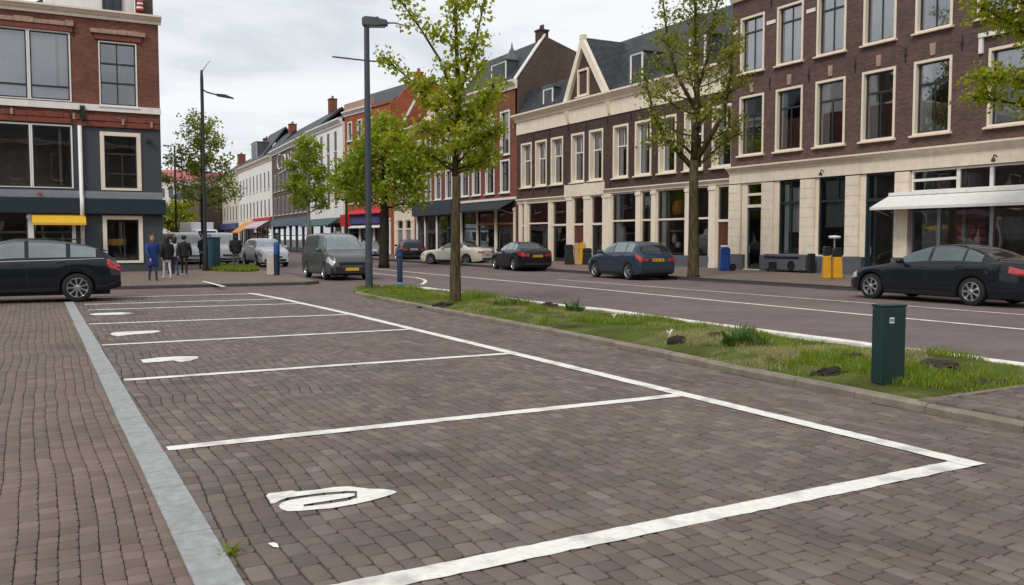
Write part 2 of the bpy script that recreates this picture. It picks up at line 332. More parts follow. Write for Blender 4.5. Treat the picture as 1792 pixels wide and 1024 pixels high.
def kerb(name,pts,w,z0,z1,mat,joint=1.0,parent=None,side=1):
    "a run of kerbstones along a polyline, each stone a block with a small gap"
    b=MB(); P=[Vector((x,y,0)) for x,y in pts]
    for a,c in zip(P[:-1],P[1:]):
        Ld=(c-a).length; n=max(1,int(round(Ld/joint))); d=(c-a)/n; nrm=Vector((-d.y,d.x,0)).normalized()*w*side
        for i in range(n):
            p=a+d*i+d.normalized()*.004; q=a+d*(i+1)-d.normalized()*.004; h=z1+rnd.uniform(-.004,.004)
            k=nrm*.22
            b.add([(*p.xy,z0),(*q.xy,z0),(*(q+nrm).xy,z0),(*(p+nrm).xy,z0),(*p.xy,h-.025),(*q.xy,h-.025),(*(q+k).xy,h),(*(p+k).xy,h),(*(q+nrm).xy,h),(*(p+nrm).xy,h)],
                [(0,1,5,4),(4,5,6,7),(7,6,8,9),(2,3,9,8),(1,2,8,6,5),(3,0,4,7,9)])
    o=b.build(name,mat,parent); 
    if not parent: tag(o,kind='structure')
    return o
kerb('right_kerb',[(22.12,-30),(22.12,40),(22.37,60),(25.2,85)],.18,-.02,.13,KERBD,1.0,side=-1)
# granite channel between pavement and bays
GRAN=pm('granite_band',srgb(160,162,161),.7,var=.22,scale=16,bump=.5,bscale=120,stain=.3)
gb=MB(); y=3.0
while y<24.9:
    l=1.0; x0=.6+(vnoise(0,y,.6,3)-.5)*.008
    gb.box(x0,x0+.205,y+.007,y+l-.007,-.03,.013+rnd.uniform(-.002,.002)); y+=l
tag(gb.build('granite_channel',GRAN,bevel=.006),kind='structure')
# painted markings
PAINT=pm('road_marking_paint',srgb(236,232,222),.65,var=.13,scale=22,bump=.3,bscale=60,stain=.55)
def stripe(name,pts,w,z,parent=None,jit=.006,step=.07):
    P=[Vector((x,y,0)) for x,y in pts]; Q=[]
    for a,c in zip(P[:-1],P[1:]):
        n=max(1,int((c-a).length/step)); Q+=[a.lerp(c,i/n) for i in range(n)]
    Q.append(P[-1]); vs=[];fs=[]
    for i,p in enumerate(Q):
        d=(Q[min(i+1,len(Q)-1)]-Q[max(i-1,0)]).normalized(); nr=Vector((-d.y,d.x,0))
        for s in (1,-1):
            q=p+nr*s*(w/2+rnd.uniform(-jit,jit)); vs.append((q.x,q.y,z+rnd.uniform(-.0005,.0005)))
        if i: fs.append((2*i-2,2*i-1,2*i+1,2*i))
    b=MB(); b.add(vs,[f[::-1] for f in fs]); o=b.build(name,PAINT,parent)
    if not parent: tag(o,kind='structure')
    return o
ZP=.0052
stripe('bay_line',[(.84,3.84),(5.74,3.99)],.17,ZP,lot)
for yy in (7.14,10.88,14.64,18.38,22.05,23.95,26.55):
    stripe('bay_line',[(.84 if yy<20 else 1.0,yy-.0),(5.76,yy-(.0 if yy<15 else .25))],.15,ZP,lot)
stripe('bay_end_line',[(5.82,3.9),(5.86,18.),(5.72,24.),(5.5,26.6)],.17,ZP+.002,lot)
def ground_shape(name,pix,holes=(),z=ZP):
    pts=[gnd(*p) for p in pix]
    b=bmesh.new(); vs=[b.verts.new((x,y,z)) for x,y in pts]; b.faces.new(vs); bmesh.ops.triangulate(b,faces=b.faces[:])
    me=bpy.data.meshes.new(name); b.normal_update()
    for f in b.faces:
        if f.normal.z<0: f.normal_flip()
    b.to_mesh(me); me.materials.append(PAINT); o=bpy.data.objects.new(name,me); COL.objects.link(o); o.parent=lot; return o
# bay symbol: a pointed elongated shape with a split tail (two slits) and the stretched marks of the bays behind
sc=400/1792*1.0
def zpx(L): return [(400+x/3.584,760+y/3.584) for x,y in L]
ground_shape('bay_symbol',zpx([(235,392),(250,375),(400,358),(425,364),(560,352),(660,336),(740,331),(800,336),(880,346),(970,348),(1030,356),(1056,366),(1030,380),(960,402),(880,424),(806,440),(806,362),(740,361),(600,372),(470,388),(370,402),(320,420),(292,438),(264,440),(256,420)]))
ground_shape('bay_symbol',zpx([(314,455),(330,437),(370,421),(470,404),(600,387),(740,376),(790,376),(790,391),(740,403),(600,426),(470,446),(472,459),(600,444),(740,424),(807,404),(807,441),(740,452),(640,470),(540,477),(440,486),(370,488),(330,474)]))
ground_shape('bay_symbol',zpx([(246,690),(280,683),(305,690),(318,716),(280,712)]))
def zp2(L): return [(x/3.584,480+y/3.584) for x,y in L]
ground_shape('bay_symbol',zp2([(882,538),(1000,524),(1120,517),(1240,517),(1243,528),(1190,545),(1130,552),(1085,542),(1000,551),(900,558)]))
ground_shape('bay_symbol',zp2([(692,372),(720,365),(850,358),(990,354),(1010,360),(960,370),(840,378),(740,390),(700,384)]))
ground_shape('bay_symbol',zp2([(555,252),(600,246),(760,240),(840,245),(760,254),(600,259)]))
stripe('lane_line',[(15.32,4),(15.4,14),(15.7,23),(15.85,37.5),(16.2,60)],.15,.004)
stripe('lane_line',[(18.5,4),(18.3,12),(18.15,20),(18.1,30)],.10,.004,jit=.01)
stripe('lane_line',[gnd(*p) for p in ((640,477),(690,482),(728,486),(741,489),(745,492),(743,495),(737,498))],.13,.004)
# raised pavement on the far side of the lane
npoly=[(-30,30.75),(8.3,30.75),(8.9,31.3),(9.75,38.5),(9.75,44),(9.3,47.5),(8.2,75),(-30,75)]
sheet('far_pavement',npoly,.10,pave_m)
kerb('far_kerb',[(-30,30.72),(8.3,30.72),(8.92,31.3),(9.78,38.5),(9.78,44),(9.33,47.5)],.12,-.02,.105,KERBD,1.0,side=1)
stripe('pavement_line',[gnd(355,492,.104),gnd(392,501.5,.104)],.14,.104)
# ------------------------------------------------------------------ planted strip
KE=[(10.45,5.62),(10.42,8),(10.5,13),(10.62,16),(10.45,20),(10.55,25),(10.2,26.6)]
def ex(y): return np.interp(y,[p[1] for p in KE],[p[0] for p in KE])
kerb('strip_kerb',[(9.6,26.95),(9.0,26.7),(8.45,25.9)]+[p for p in KN[::-1]],.13,-.02,.075,KERBM,.8,side=-1 if False else 1)
kerb('strip_kerb',[(7.36,5.50),(10.5,5.62)],.1,0,.10,KERBM,.9,side=-1)
rp_=sheet('raised_paving',[(7.27,2),(10.4,2),(10.4,5.5),(7.37,5.4)],.075,JOINT)
stones('cobble_paving',7.3,10.4,2.2,5.45,.095,.2,.007,COB,irr=.1,warp=.0,zt=.10,parent=rp_)
kerb('white_kerb',[(10.46,5.0),(10.45,8),(10.52,10.5),(10.56,13),(10.66,16),(10.5,18),(10.5,20),(10.58,25),(10.25,26.7),(9.7,27.05)],.085,-.01,.105,pm('white_kerb_paint',srgb(235,232,226),.6,var=.1,scale=4,stain=.3),.9,side=-1)
def island_h(x,y):
    e=np.minimum(np.minimum(x-kx(y)-.14,ex(y)-x),np.minimum(y-5.55,26.9-y)); e=np.clip(e/.5,0,1)
    return .04+.045*e+ .13*e*(fbm(x,y,.55,11)-.3)+.035*(fbm(x,y,2.6,14)-.5)*e
soil_c=lambda x,y: fbm(x,y,.8,21)
gxm=np.linspace(0,1,46); gym=np.linspace(5.55,26.9,260)
V=[];Fc=[]
for j,yv in enumerate(gym):
    a=kx(yv)+.13; b_=ex(yv)
    if yv>25.2: a=np.interp(yv,[25.2,25.9,26.5,26.9],[8.25,8.6,9.05,9.6]); b_=np.interp(yv,[25.2,26.6,26.9],[10.5,10.2,10.0])
    xs=a+(b_-a)*gxm; hs=island_h(xs,np.full_like(xs,yv))
    V+=[(xs[i],yv,max(hs[i],.012)) for i in range(46)]
Fc=[(j*46+i,j*46+i+1,(j+1)*46+i+1,(j+1)*46+i) for j in range(259) for i in range(45)]
m,t,b=newmat('strip_soil_and_moss'); b.inputs['Roughness'].default_value=.95; b.inputs['Specular IOR Level'].default_value=.1
tc=nn(t,'ShaderNodeTexCoord'); n=nn(t,'ShaderNodeTexNoise'); n.inputs['Scale'].default_value=.9; n.inputs['Detail'].default_value=8; n.inputs['Roughness'].default_value=.7; t.links.new(tc.outputs['Object'],n.inputs['Vector'])
rp=nn(t,'ShaderNodeValToRGB'); t.links.new(n.outputs['Fac'],rp.inputs[0]); el=rp.color_ramp.elements
el[0].position=.3; el[0].color=(.045,.032,.02,1); el[1].position=.72; el[1].color=(.22,.18,.09,1)
q=el.new(.42); q.color=(.075,.085,.02,1); q=el.new(.55); q.color=(.10,.13,.028,1)
t.links.new(rp.outputs[0],b.inputs['Base Color'])
n2=nn(t,'ShaderNodeTexNoise'); n2.inputs['Scale'].default_value=30; n2.inputs['Detail'].default_value=6; t.links.new(tc.outputs['Object'],n2.inputs['Vector'])
bp=nn(t,'ShaderNodeBump'); bp.inputs['Strength'].default_value=.9; bp.inputs['Distance'].default_value=.05; t.links.new(n2.outputs['Fac'],bp.inputs['Height']); t.links.new(bp.outputs[0],b.inputs['Normal'])
o=fast_mesh('planted_strip',V,Fc,m,smooth=True); tag(o,kind='structure')
def blades(name,xs,ys,zs,hs,ws,mat,lean=.5,seed=1):
    r=np.random.RandomState(seed); n=len(xs); a=r.rand(n)*2*PI; la=r.rand(n)*2*PI; ll=hs*lean*(.3+r.rand(n))
    dx=np.cos(a)*ws/2; dy=np.sin(a)*ws/2; lx=np.cos(la)*ll; ly=np.sin(la)*ll
    P=np.stack([np.stack([xs-dx,ys-dy,zs-.01],1),np.stack([xs+dx,ys+dy,zs-.01],1),
        np.stack([xs+dx*.8+lx*.35,ys+dy*.8+ly*.35,zs+hs*.6],1),np.stack([xs-dx*.8+lx*.35,ys-dy*.8+ly*.35,zs+hs*.6],1),
        np.stack([xs+dx*.15+lx,ys+dy*.15+ly,zs+hs],1),np.stack([xs-dx*.15+lx,ys-dy*.15+ly,zs+hs],1)],1).reshape(-1,3)
    Fa=(np.arange(n)[:,None,None]*6+np.array([(0,1,2,3),(3,2,4,5)])[None]).reshape(-1,4)
    o=fast_mesh(name,P,Fa,mat); return tag(o,kind='stuff')
GR=leafmat('grass_blade',(.12,.19,.012),(.30,.36,.04),.5)
STRAW=leafmat('dry_grass_blade',(.46,.39,.2),(.30,.31,.1),.35)
def strip_pts(n,seed):
    r=np.random.RandomState(seed); y=5.6+(26.7-5.6)*r.rand(n)**1.25; a=kx(y)+.12; b_=ex(y)
    k=y>25.2; a[k]=np.interp(y[k],[25.2,25.9,26.7],[8.25,8.6,9.3])
    return a+(b_-a)*r.rand(n),y,r
x,y,r=strip_pts(125000,5); d=fbm(x,y,1.0,31); dd=fbm(x,y,2.8,37)
worn=np.exp(-(((y-12.4)/2.2)**2+((x-8.3)/.7)**2))*.22
keep=(d*.6+dd*.4-worn>.49+.12*(r.rand(len(x))-.5)); x,y,d,dd=x[keep],y[keep],d[keep],dd[keep]; r=np.random.RandomState(8)
edge_=np.clip((ex(y)-x)/.45,.25,1)
hs=edge_*(.02+.06*np.clip((d-.35)*2.2,0,1))*(.5+r.rand(len(x)))*(.7+.9*dd)
st=(fbm(x,y,.9,41)+.35*np.exp(-(((y-10)/1.5)**2+((x-8.7)/.8)**2))>.63); print('blades',len(x),int(st.sum()))
o=blades('grass',x[~st],y[~st],island_h(x[~st],y[~st]),hs[~st],.005+.005*r.rand((~st).sum()),GR,.7,2)
o=blades('dry_grass',x[st],y[st],island_h(x[st],y[st]),hs[st]*.9,.004+.004*r.rand(st.sum()),STRAW,1.1,3)
# long tufts by the lamp, the cabinet and along the edge
tx,ty,th_=[],[],[]
for cx,cy,rad,nn_,hh in ((8.5,6.7,.45,900,.16),(8.15,6.2,.4,600,.13),(9.9,20.4,.8,1400,.22),(9.5,17.6,.5,500,.2),(8.6,22.5,.9,900,.13),(9.0,9.3,.6,700,.15),(10.2,7.2,.4,500,.14),(9.9,13.4,.5,500,.16),(9.0,26.,.5,600,.12),(9.8,25.2,.6,700,.15),(8.8,5.9,.6,700,.14),(9.6,11.3,.5,500,.16)):
    a=r.rand(nn_)*2*PI; q=rad*np.sqrt(r.rand(nn_)); tx.append(cx+np.cos(a)*q); ty.append(cy+np.sin(a)*q); th_.append(hh*(.4+.8*r.rand(nn_))*(1.1-q/rad*.5))
tx,ty,th_=map(np.concatenate,(tx,ty,th_))
blades('tall_grass',tx,ty,island_h(tx,ty),th_,.006+.006*r.rand(len(tx)),GR,.55,4)
# lawn patch on the far pavement
a=r.rand(5000)*2*PI; q=np.sqrt(r.rand(5000)); lx=8.35+q*np.cos(a)*1.2; ly=44.7+q*np.sin(a)*3.2
lb=MB(); lb.lathe([(1.25,.10),(1.1,.16),(.6,.2),(.05,.22)],(8.35,44.7,0),24,sy=2.6); tag(lb.build('lawn_patch',MATS['strip_soil_and_moss'],smooth=True),kind='structure')
o=blades('lawn_grass',lx,ly,np.full(5000,.2)-.08*q**2,.1+.1*r.rand(5000),.02+.01*r.rand(5000),GR,.6,6)
# weed beside the granite band
WEED=leafmat('weed_leaf',(.16,.2,.01),(.26,.27,.03),.4)
def tuft(name,cx,cy,z,rad,n,h,w,mat,label,cat,lean=.8,seed=1,group=None):
    r=np.random.RandomState(seed); a=r.rand(n)*2*PI; q=rad*np.sqrt(r.rand(n))
    o=blades(name,np.cos(a)*q,np.sin(a)*q,np.zeros(n),h*(.2+1.0*r.rand(n)**1.6)*(1.2-.8*q/rad),w*(.6+.8*r.rand(n)),mat,lean,seed); del o['kind']
    o.location=(cx,cy,z); return tag(o,label,cat,group)
wx,wy=gnd(403,968); tuft('weed',wx,wy,-.01,.06,130,.06,.012,WEED,'small yellow green weed growing beside the grey granite band','weed',1.2,11)
PL=leafmat('plant_leaf',(.05,.11,.012),(.1,.17,.025),.35)
for i,(p,rad,h,n,lab) in enumerate((((1005,545),.2,.30,260,'single upright green grass clump near the middle of the planted strip'),
        ((1303,608),.34,.26,420,'broad dark green weed with brown seed heads in the strip beyond the green post'),
        ((893,535),.42,.26,520,'spiky tall grass clump beside the slim tree trunk'))):
    gx,gy=gnd(p[0],p[1],.1); tuft('weed_plant',gx,gy,float(island_h(gx,gy)),rad,n,h,(.022,.045,.016)[i],PL,lab,'weed',.5,20+i,'weeds on the planted strip')
# soil clods and a flat dark stone
SOILD=pm('dark_soil_clod',(.03,.021,.015),.95,var=.4,scale=12,bump=.8,bscale=25)
for i,(p,w,h,lab) in enumerate((((1185,603),.14,.09,'flat black stone with pale rim lying on the bare patch of the strip'),
        ((1250,596),.16,.07,'brown clod of earth among dry grass left of the broad weed'),
        ((1455,655),.14,.06,'small brown clod of earth near the kerb left of the green post'),
        ((1490,632),.16,.06,'crumbled dark earth just left of the green post'),
        ((1640,648),.28,.07,'largest dark clod of turned earth right of the green post'),
        ((1725,668),.24,.05,'long low clod of earth at the right end of the strip'),
        ((960,541),.22,.1,'dark clump of earth by the white edge line near the middle of the strip'),
        ((775,535),.24,.08,'dark hump of earth at the foot of the slim tree'))):
    gx,gy=gnd(p[0],p[1],.08); bm=bmesh.new(); rc=np.random.RandomState(50+i)
    for L_ in range(1 if i==0 else 9):
        off=Vector((0,0,0)) if L_==0 else Vector((rc.normal()*w*.85,rc.normal()*w*.5,-.15*h)); sc_=1.0 if L_==0 else rc.uniform(.2,.6)
        g_=bmesh.ops.create_icosphere(bm,subdivisions=3,radius=1)
        for v in g_['verts']:
            c0=v.co.copy(); k=1+(.5 if i==0 else 1.1)*(float(fbm(c0.x*2+i*3+L_,c0.y*2+c0.z*2,1.6,i+L_))-.5); v.co=Vector((c0.x*w*k*1.1*sc_,c0.y*w*k*.8*sc_,c0.z*h*k*1.2*sc_))+off
    me=bpy.data.meshes.new('soil_clod'); bm.to_mesh(me); me.materials.append(SOILD); o=bpy.data.objects.new('soil_clod' if i else 'flat_stone',me); COL.objects.link(o)
    o.location=(gx,gy,float(island_h(gx,gy))); tag(o,lab,'stone' if i==0 else 'clod',None if i==0 else 'clods of earth on the strip')
# pale pegs sticking out of the grass
for p,hh,lab in (((1172,590),.13,'crooked white plant peg standing by the flat black stone'),((1075,556),.08,'short cream peg at the white edge line of the strip')):
    gx,gy=gnd(p[0],p[1],.1); mb=MB(); mb.tube([(0,0,-.05),(.01,.01,hh*.6),(.05,.0,hh)],[.018,.018,.012],6); mb.tube([(0.01,.01,hh*.55),(-.04,.02,hh*.8)],.012,6)
    tag(mb.build('plant_peg',OFFW,loc=(gx,gy,float(island_h(gx,gy)))),lab,'peg')
# ------------------------------------------------------------------ buildings
WC={}
def win_mesh(w,h,st):
    key=(round(w,3),round(h,3),st)
    if key in WC: return WC[key]
    fw=.10; fm=CREAM; sash=SASH; y1=.21; ys=.15; ro=.03
    tr=[.70]; mu=[(.5,0,.70)]; dark=True
    if st=='arch': tr=[.74]; mu=[(.5,0,1)]
    elif st=='sash': fw=.13; tr=[.62]; mu=[(.5,.62,1)]; sash=OFFW; ys=.27; y1=.34
    elif st in ('white','far'): fw=.13 if st=='white' else .06; ys=.15 if st=='white' else .015; y1=.21 if st=='white' else .08; ro=.03 if st=='white' else .0; fm=OFFW; tr=[.6]; mu=[]; sash=SASH
    elif st=='big': fw=.06; fm=OFFW; tr=[.2]; mu=[]; ys=.06
    elif st=='bigplain': fw=.06; fm=OFFW; tr=[]; mu=[]; ys=.06
    elif st=='grid': fw=.05; fm=OFFW; tr=[.36,.67]; mu=[(.48,0,1)]
    elif st=='thick': fw=.17; ro=.05; tr=[.28,.66]; mu=[(.55,0,.66)]
    elif st=='plainthick': fw=.17; ro=.05; tr=[]; mu=[(.55,0,1)]
    f=MB(); 
    f.box(0,fw,-ro,y1,0,h); f.box(w-fw,w,-ro,y1,0,h); f.box(fw,w-fw,-ro,y1,h-fw,h); f.box(fw,w-fw,-ro,y1,0,fw*.6)
    a,b_,c,d=fw,w-fw,fw*.6,h-fw; s=MB(); t=.055
    s.box(a,a+t,ys,ys+.05,c,d); s.box(b_-t,b_,ys,ys+.05,c,d); s.box(a+t,b_-t,ys,ys+.05,c,c+t*1.3); s.box(a+t,b_-t,ys,ys+.05,d-t,d)
    for q in tr: z=c+(d-c)*q; s.box(a+t,b_-t,ys-.02,ys+.055,z-.04,z+.04)
    for q,z0,z1 in mu:
        x=a+(b_-a)*q; s.box(x-.028,x+.028,ys+.005,ys+.045,c+(d-c)*z0+t,c+(d-c)*z1-t)
    p=MB(); p.add([(a+.02,ys+.025,c),(b_-.02,ys+.025,c),(b_-.02,ys+.025,d),(a+.02,ys+.025,d)],[(0,1,2,3)])
    sl=MB(); sl.prismx([(-.16,-.09),(.10,-.09),(.10,.004),(-.03-.0,.004),(-.16,-.03)],-.07,w+.07)
    me=[]
    for m,n,mt in ((f,'window',fm),(s,'sash',sash),(p,'pane',DGL if st=='far' else (GLASSR if st in ('arch','big','grid','A') else GLASS)),(sl,'sill',OFFW if fm is OFFW else CREAM)):
        x=m.mesh(n); x.materials.append(mt); me.append(x)
    WC[key]=me; return me
def obj(name,me,parent,loc=(0,0,0)):
    o=bpy.data.objects.new(name,me); COL.objects.link(o); o.parent=parent; o.location=loc; return o
def curtain(w,h,parent,loc,mat=None,nm='curtain'):
    n=max(6,int(w/.05)); vs=[];fs=[]
    ph=rnd.random()*6
    for i in range(n+1):
        x=w*i/n; y=.035*math.sin(x*26+ph)+.02*math.sin(x*61+ph*2); vs+=[(x,y,0),(x,y*.8,h)]
        if i: fs.append((2*i-2,2*i,2*i+1,2*i-1))
    b=MB(); b.add(vs,fs); return b.build(nm,mat or CURT,parent,smooth=True,loc=loc)
ys_=lambda st:.27 if st=='sash' else .15
class Bld:
    def __init__(s,label,p,q,cat='house',name='town_house',depth=9):
        d=Vector((q[0]-p[0],q[1]-p[1])); s.w=d.length; s.D=depth
        s.root=empty(name,(p[0],p[1],0),math.atan2(d.y,d.x),label,cat)
        s.holes=[]
    def wall(s,mat,v0,v1,u0=0,u1=None,rev=.2,name='wall',holes=None,back=True,gable=None):
        u1=s.w if u1 is None else u1; H=[h for h in (s.holes if holes is None else holes) if h[2]<v1 and h[3]>v0]
        us=sorted({u0,u1}|{x for h in H for x in h[:2] if u0<x<u1}); vs=sorted({v0,v1}|{x for h in H for x in h[2:] if v0<x<v1})
        b=MB()
        for i in range(len(us)-1):
            for j in range(len(vs)-1):
                cu,cv=(us[i]+us[i+1])/2,(vs[j]+vs[j+1])/2
                if any(h[0]<cu<h[1] and h[2]<cv<h[3] for h in H): continue
                b.add([(us[i],0,vs[j]),(us[i+1],0,vs[j]),(us[i+1],0,vs[j+1]),(us[i],0,vs[j+1])],[(0,1,2,3)])
        for a,c,d,e_ in H:
            d=max(d,v0); e_=min(e_,v1)
            b.add([(a,0,d),(c,0,d),(c,0,e_),(a,0,e_),(a,rev,d),(c,rev,d),(c,rev,e_),(a,rev,e_)],[(0,3,7,4),(1,5,6,2),(3,2,6,7),(0,4,5,1)])
        D=s.D
        if back:
            b.add([(u0,0,v0),(u1,0,v0),(u1,0,v1),(u0,0,v1),(u0,D,v0),(u1,D,v0),(u1,D,v1),(u0,D,v1)],[(0,3,7,4),(1,5,6,2),(4,7,6,5),(3,2,6,7)])
        return b.build(name,mat,s.root)
    def rooms(s,levels,u0=.25,u1=None,dep=3.2,mat=None,y0=.36):
        u1=s.w-.25 if u1 is None else u1
        b=MB()
        for v0,v1 in levels:
            b.add([(u0,y0,v0),(u1,y0,v0),(u1,y0,v1),(u0,y0,v1),(u0,dep,v0),(u1,dep,v0),(u1,dep,v1),(u0,dep,v1)],[(0,1,5,4),(3,7,6,2),(0,4,7,3),(1,2,6,5),(4,5,6,7)])
            n=int((u1-u0)/4.2)
            for i in range(1,n+1):
                x=u0+(u1-u0)*i/(n+1); b.box(x-.06,x+.06,y0+.01,dep-.02,v0+.02,v1-.02)
        return b.build('room',mat or ROOM,s.root)
    def win(s,u0,v0,w,h,st,curt=None,hole=True,sill=True):
        if hole: s.holes.append((u0,u0+w,v0,v0+h))
        me=win_mesh(w,h,st); f=obj('window',me[0],s.root,(u0,0,v0)); obj('sash',me[1],f); obj('pane',me[2],f)
        if sill: obj('sill',me[3],f)
        if curt=='full': curtain(w-.3,h-.25,f,(.15,ys_(st)+.09,.1))
        elif curt=='left': curtain(w*.28,h-.25,f,(.13,ys_(st)+.12,.1))
        elif curt=='both': curtain(w*.22,h-.25,f,(.12,ys_(st)+.12,.1)); curtain(w*.2,h-.25,f,(w-.12-w*.2,ys_(st)+.12,.1))
        elif curt=='low': curtain(w-.2,h*.2,f,(.1,.25,.08))
        elif curt=='blind': 
            m=MB(); m.box(.14,w-.14,.22,.235,h*.55,h-.1); m.build('blind',CURT,f)
        elif curt=='dark': curtain(w*.4,h-.25,f,(.13,ys_(st)+.14,.1),CURTD)
        return f
    def box(s,name,mat,u0,u1,y0,y1,v0,v1,bevel=0):
        b=MB(); b.box(u0,u1,y0,y1,v0,v1); return b.build(name,mat,s.root,bevel=bevel)
    def cornice(s,name,mat,u0,u1,v0,v1,proj,ends=True):
        h=v1-v0
        b=MB(); b.prismx([(0.0,v0),(-proj*.25,v0),(-proj*.3,v0+h*.3),(-proj*.55,v0+h*.45),(-proj*.8,v0+h*.7),(-proj,v0+h*.78),(-proj,v1),(0.0,v1)],u0,u1)
        return b.build(name,mat,s.root)
    def roof(s,mat,v0,ridge_y,ridge_z,u0=0,u1=None,back_z=None,over=.1,name='roof',th=.12):
        u1=s.w if u1 is None else u1; D=s.D; bz=v0 if back_z is None else back_z
        b=MB(); b.prismx([(-over,v0),(ridge_y,ridge_z),(D,bz),(D,bz-th-.2),(ridge_y,ridge_z-th-.2),(.1,v0-th)],u0,u1)
        return b.build(name,mat,s.root)
    def gable(s,u,poly,mat,th=.25,name='party_wall'):
        b=MB(); b.prismx(poly,u-th,u); return b.build(name,mat,s.root)
    def dormer(s,u0,u1,v0,v1,y0,y1,front=OFFW,side=LEAD,roof_over=.1):
        r=s.box('dormer',side,u0,u1,y0,y1,v0,v1)
        w=u1-u0; h=v1-v0
        f=MB(); fy=y0-.04
        f.box(u0-.02,u0+.12,fy,y0-.002,v0,v1); f.box(u1-.12,u1+.02,fy,y0-.002,v0,v1); f.box(u0+.12,u1-.12,fy,y0-.002,v1-.14,v1); f.box(u0+.12,u1-.12,fy,y0-.002,v0,v0+.1)
        f.build('frame',front,r)
        p=MB(); p.add([(u0+.12,y0-.012,v0+.1),(u1-.12,y0-.012,v0+.1),(u1-.12,y0-.012,v1-.14),(u0+.12,y0-.012,v1-.14)],[(0,1,2,3)]); p.build('pane',DGL,r)
        t=MB(); t.prism([(u0-.1,v1+.003),(u1+.1,v1+.003),(u1+.06,v1+.12),((u0+u1)/2,v1+.22),(u0-.06,v1+.12)],y0-.12,y1); t.build('roof_cap',LEAD,r)
        return r
    def chimney(s,u,y,v0,v1,w=.7,d=.6,mat=None):
        b=MB(); b.box(u,u+w,y,y+d,v0,v1); b.box(u-.06,u+w+.06,y-.06,y+d+.06,v1,v1+.12)
        for i in range(2): b.lathe([(.11,v1+.12),(.09,v1+.45),(.11,v1+.47)],(u+w*(.3+.4*i),y+d/2,0),10)
        return b.build('chimney',mat or BR_D,s.root)
    def awning(s,u0,u1,v0,v1,proj,mat,valance=.2,arms=True,thick=.03):
        b=MB(); b.prismx([(-.06,v0),(-.06,v0-thick),(-proj,v1-thick),(-proj,v1)],u0,u1)
        b.box(u0,u1,-proj-.015,-proj,v1-valance,v1)
        o=b.build('awning',mat,s.root)
        if arms:
            for u in (u0+.12,u1-.12): a=MB(); a.tube([(u,-.02,v1-.35),(u,-proj*.96,v1-.06)],.02,6); a.build('awning_arm',STEEL,o)
        return o
    def shop(s,posts,glass,doors,v1,mat=CREAM,plinth=None,pw=.2,bar=.62,low=.5,frame=None):
        "posts (u0,u1); glass (u0,u1); doors (u0,u1,material or None)"
        for a,c in posts: 
            b=MB(); b.box(a,c,-.05,pw,0,v1); b.box(a-.03,c+.03,-.09,-.05,v1-.22,v1-.05); b.box(a-.03,c+.03,-.085,-.05,.0,.35)
            b.build('shop_pilaster',mat,s.root)
        for a,c in glass:
            f=MB(); t=.06; fm=frame or mat
            f.box(a,a+t,.04,.16,0,v1); f.box(c-t,c,.04,.16,0,v1); f.box(a+t,c-t,.04,.16,v1-t,v1); f.box(a+t,c-t,.02,.16,0,low)
            z=v1*bar; f.box(a+t,c-t,.05,.15,z-.05,z+.05)
            fo=f.build('shop_window',fm,s.root)
            p=MB(); p.add([(a+t,.1,low),(c-t,.1,low),(c-t,.1,v1-t),(a+t,.1,v1-t)],[(0,1,2,3)]); p.build('pane',GLASS,fo)
        for a,c,dm in doors:
            f=MB(); t=.09; z=2.45
            f.box(a,a+t,.02,.2,0,v1); f.box(c-t,c,.02,.2,0,v1); f.box(a+t,c-t,.02,.2,v1-t,v1); f.box(a+t,c-t,.02,.2,z,z+.13)
            fo=f.build('door_frame',frame or mat,s.root)
            d=MB(); d.box(a+t,c-t,.1,.15,.04,z)
            if dm is None:
                d=MB(); q=.1; x0,x1=a+t,c-t
                d.box(x0,x0+q,.1,.15,.04,z); d.box(x1-q,x1,.1,.15,.04,z); d.box(x0+q,x1-q,.1,.15,.04,.3); d.box(x0+q,x1-q,.1,.15,z-q,z)
                do=d.build('door',SASH,fo); p=MB(); p.add([(x0+q,.125,.3),(x1-q,.125,.3),(x1-q,.125,z-q),(x0+q,.125,z-q)],[(0,1,2,3)]); p.build('pane',GLASS,fo)
            else:
                w=(c-a-2*t)
                for k in range(2): 
                    for zz0,zz1 in ((.25,1.0),(1.15,2.25)): d.box(a+t+w*(.12+.44*k),a+t+w*(.44+.44*k),.085,.1,zz0,zz1)
                d.build('door',dm,fo)
            p=MB(); p.add([(a+t,.11,z+.13),(c-t,.11,z+.13),(c-t,.11,v1-t),(a+t,.11,v1-t)],[(0,1,2,3)]); p.build('pane',GLASS,fo)
            h=MB(); h.tube([(c-t-.12,.06,1.0),(c-t-.12,.06,1.25)],.015,6); h.build('handle',STEEL,fo)
def anchors(b,us,v,h=.5):
    for u in us:
        m=MB(); m.box(u-.025,u+.025,-.03,-.002,v-h/2,v+h/2); m.box(u-.05,u+.05,-.05,-.002,v-.04,v+.04); m.build('wall_anchor',IRON,b.root)

# ---- A: big brown brick house on the right with a cream shop front
A=Bld('large brown brick house at the right with a banded cream stone shop front',(30,33.44),(30,13.0),depth=11)
ua=[.58,2.95,5.3,7.76,10.2]; cu=['dark','both','left','left','left']
for i,u in enumerate(ua): A.win(u,5.58,1.62,2.8,'A',cu[i])
for i,u in enumerate(ua+[12.75]): A.win(u,9.46,1.58,2.62,'arch','full')
for u in (13.25,16.9): A.win(u,5.58,2.6,2.75,'A','full')
for u in (13.25,16.9):
    hm=MB(); hm.box(u-.35,u+2.95,-.14,-.002,8.75,8.9); hm.box(u-.35,u-.2,-.1,-.002,8.2,8.75); hm.box(u+2.8,u+2.95,-.1,-.002,8.2,8.75); hm.build('hood_mould',OFFW,A.root)
A.holes.append((.8,19.9,0,4.25))
A.wall(BR_A,0,13.0)
A.rooms([(5.2,8.7),(9.1,12.6)],dep=3.4); A.rooms([(.06,4.2)],dep=4.0)
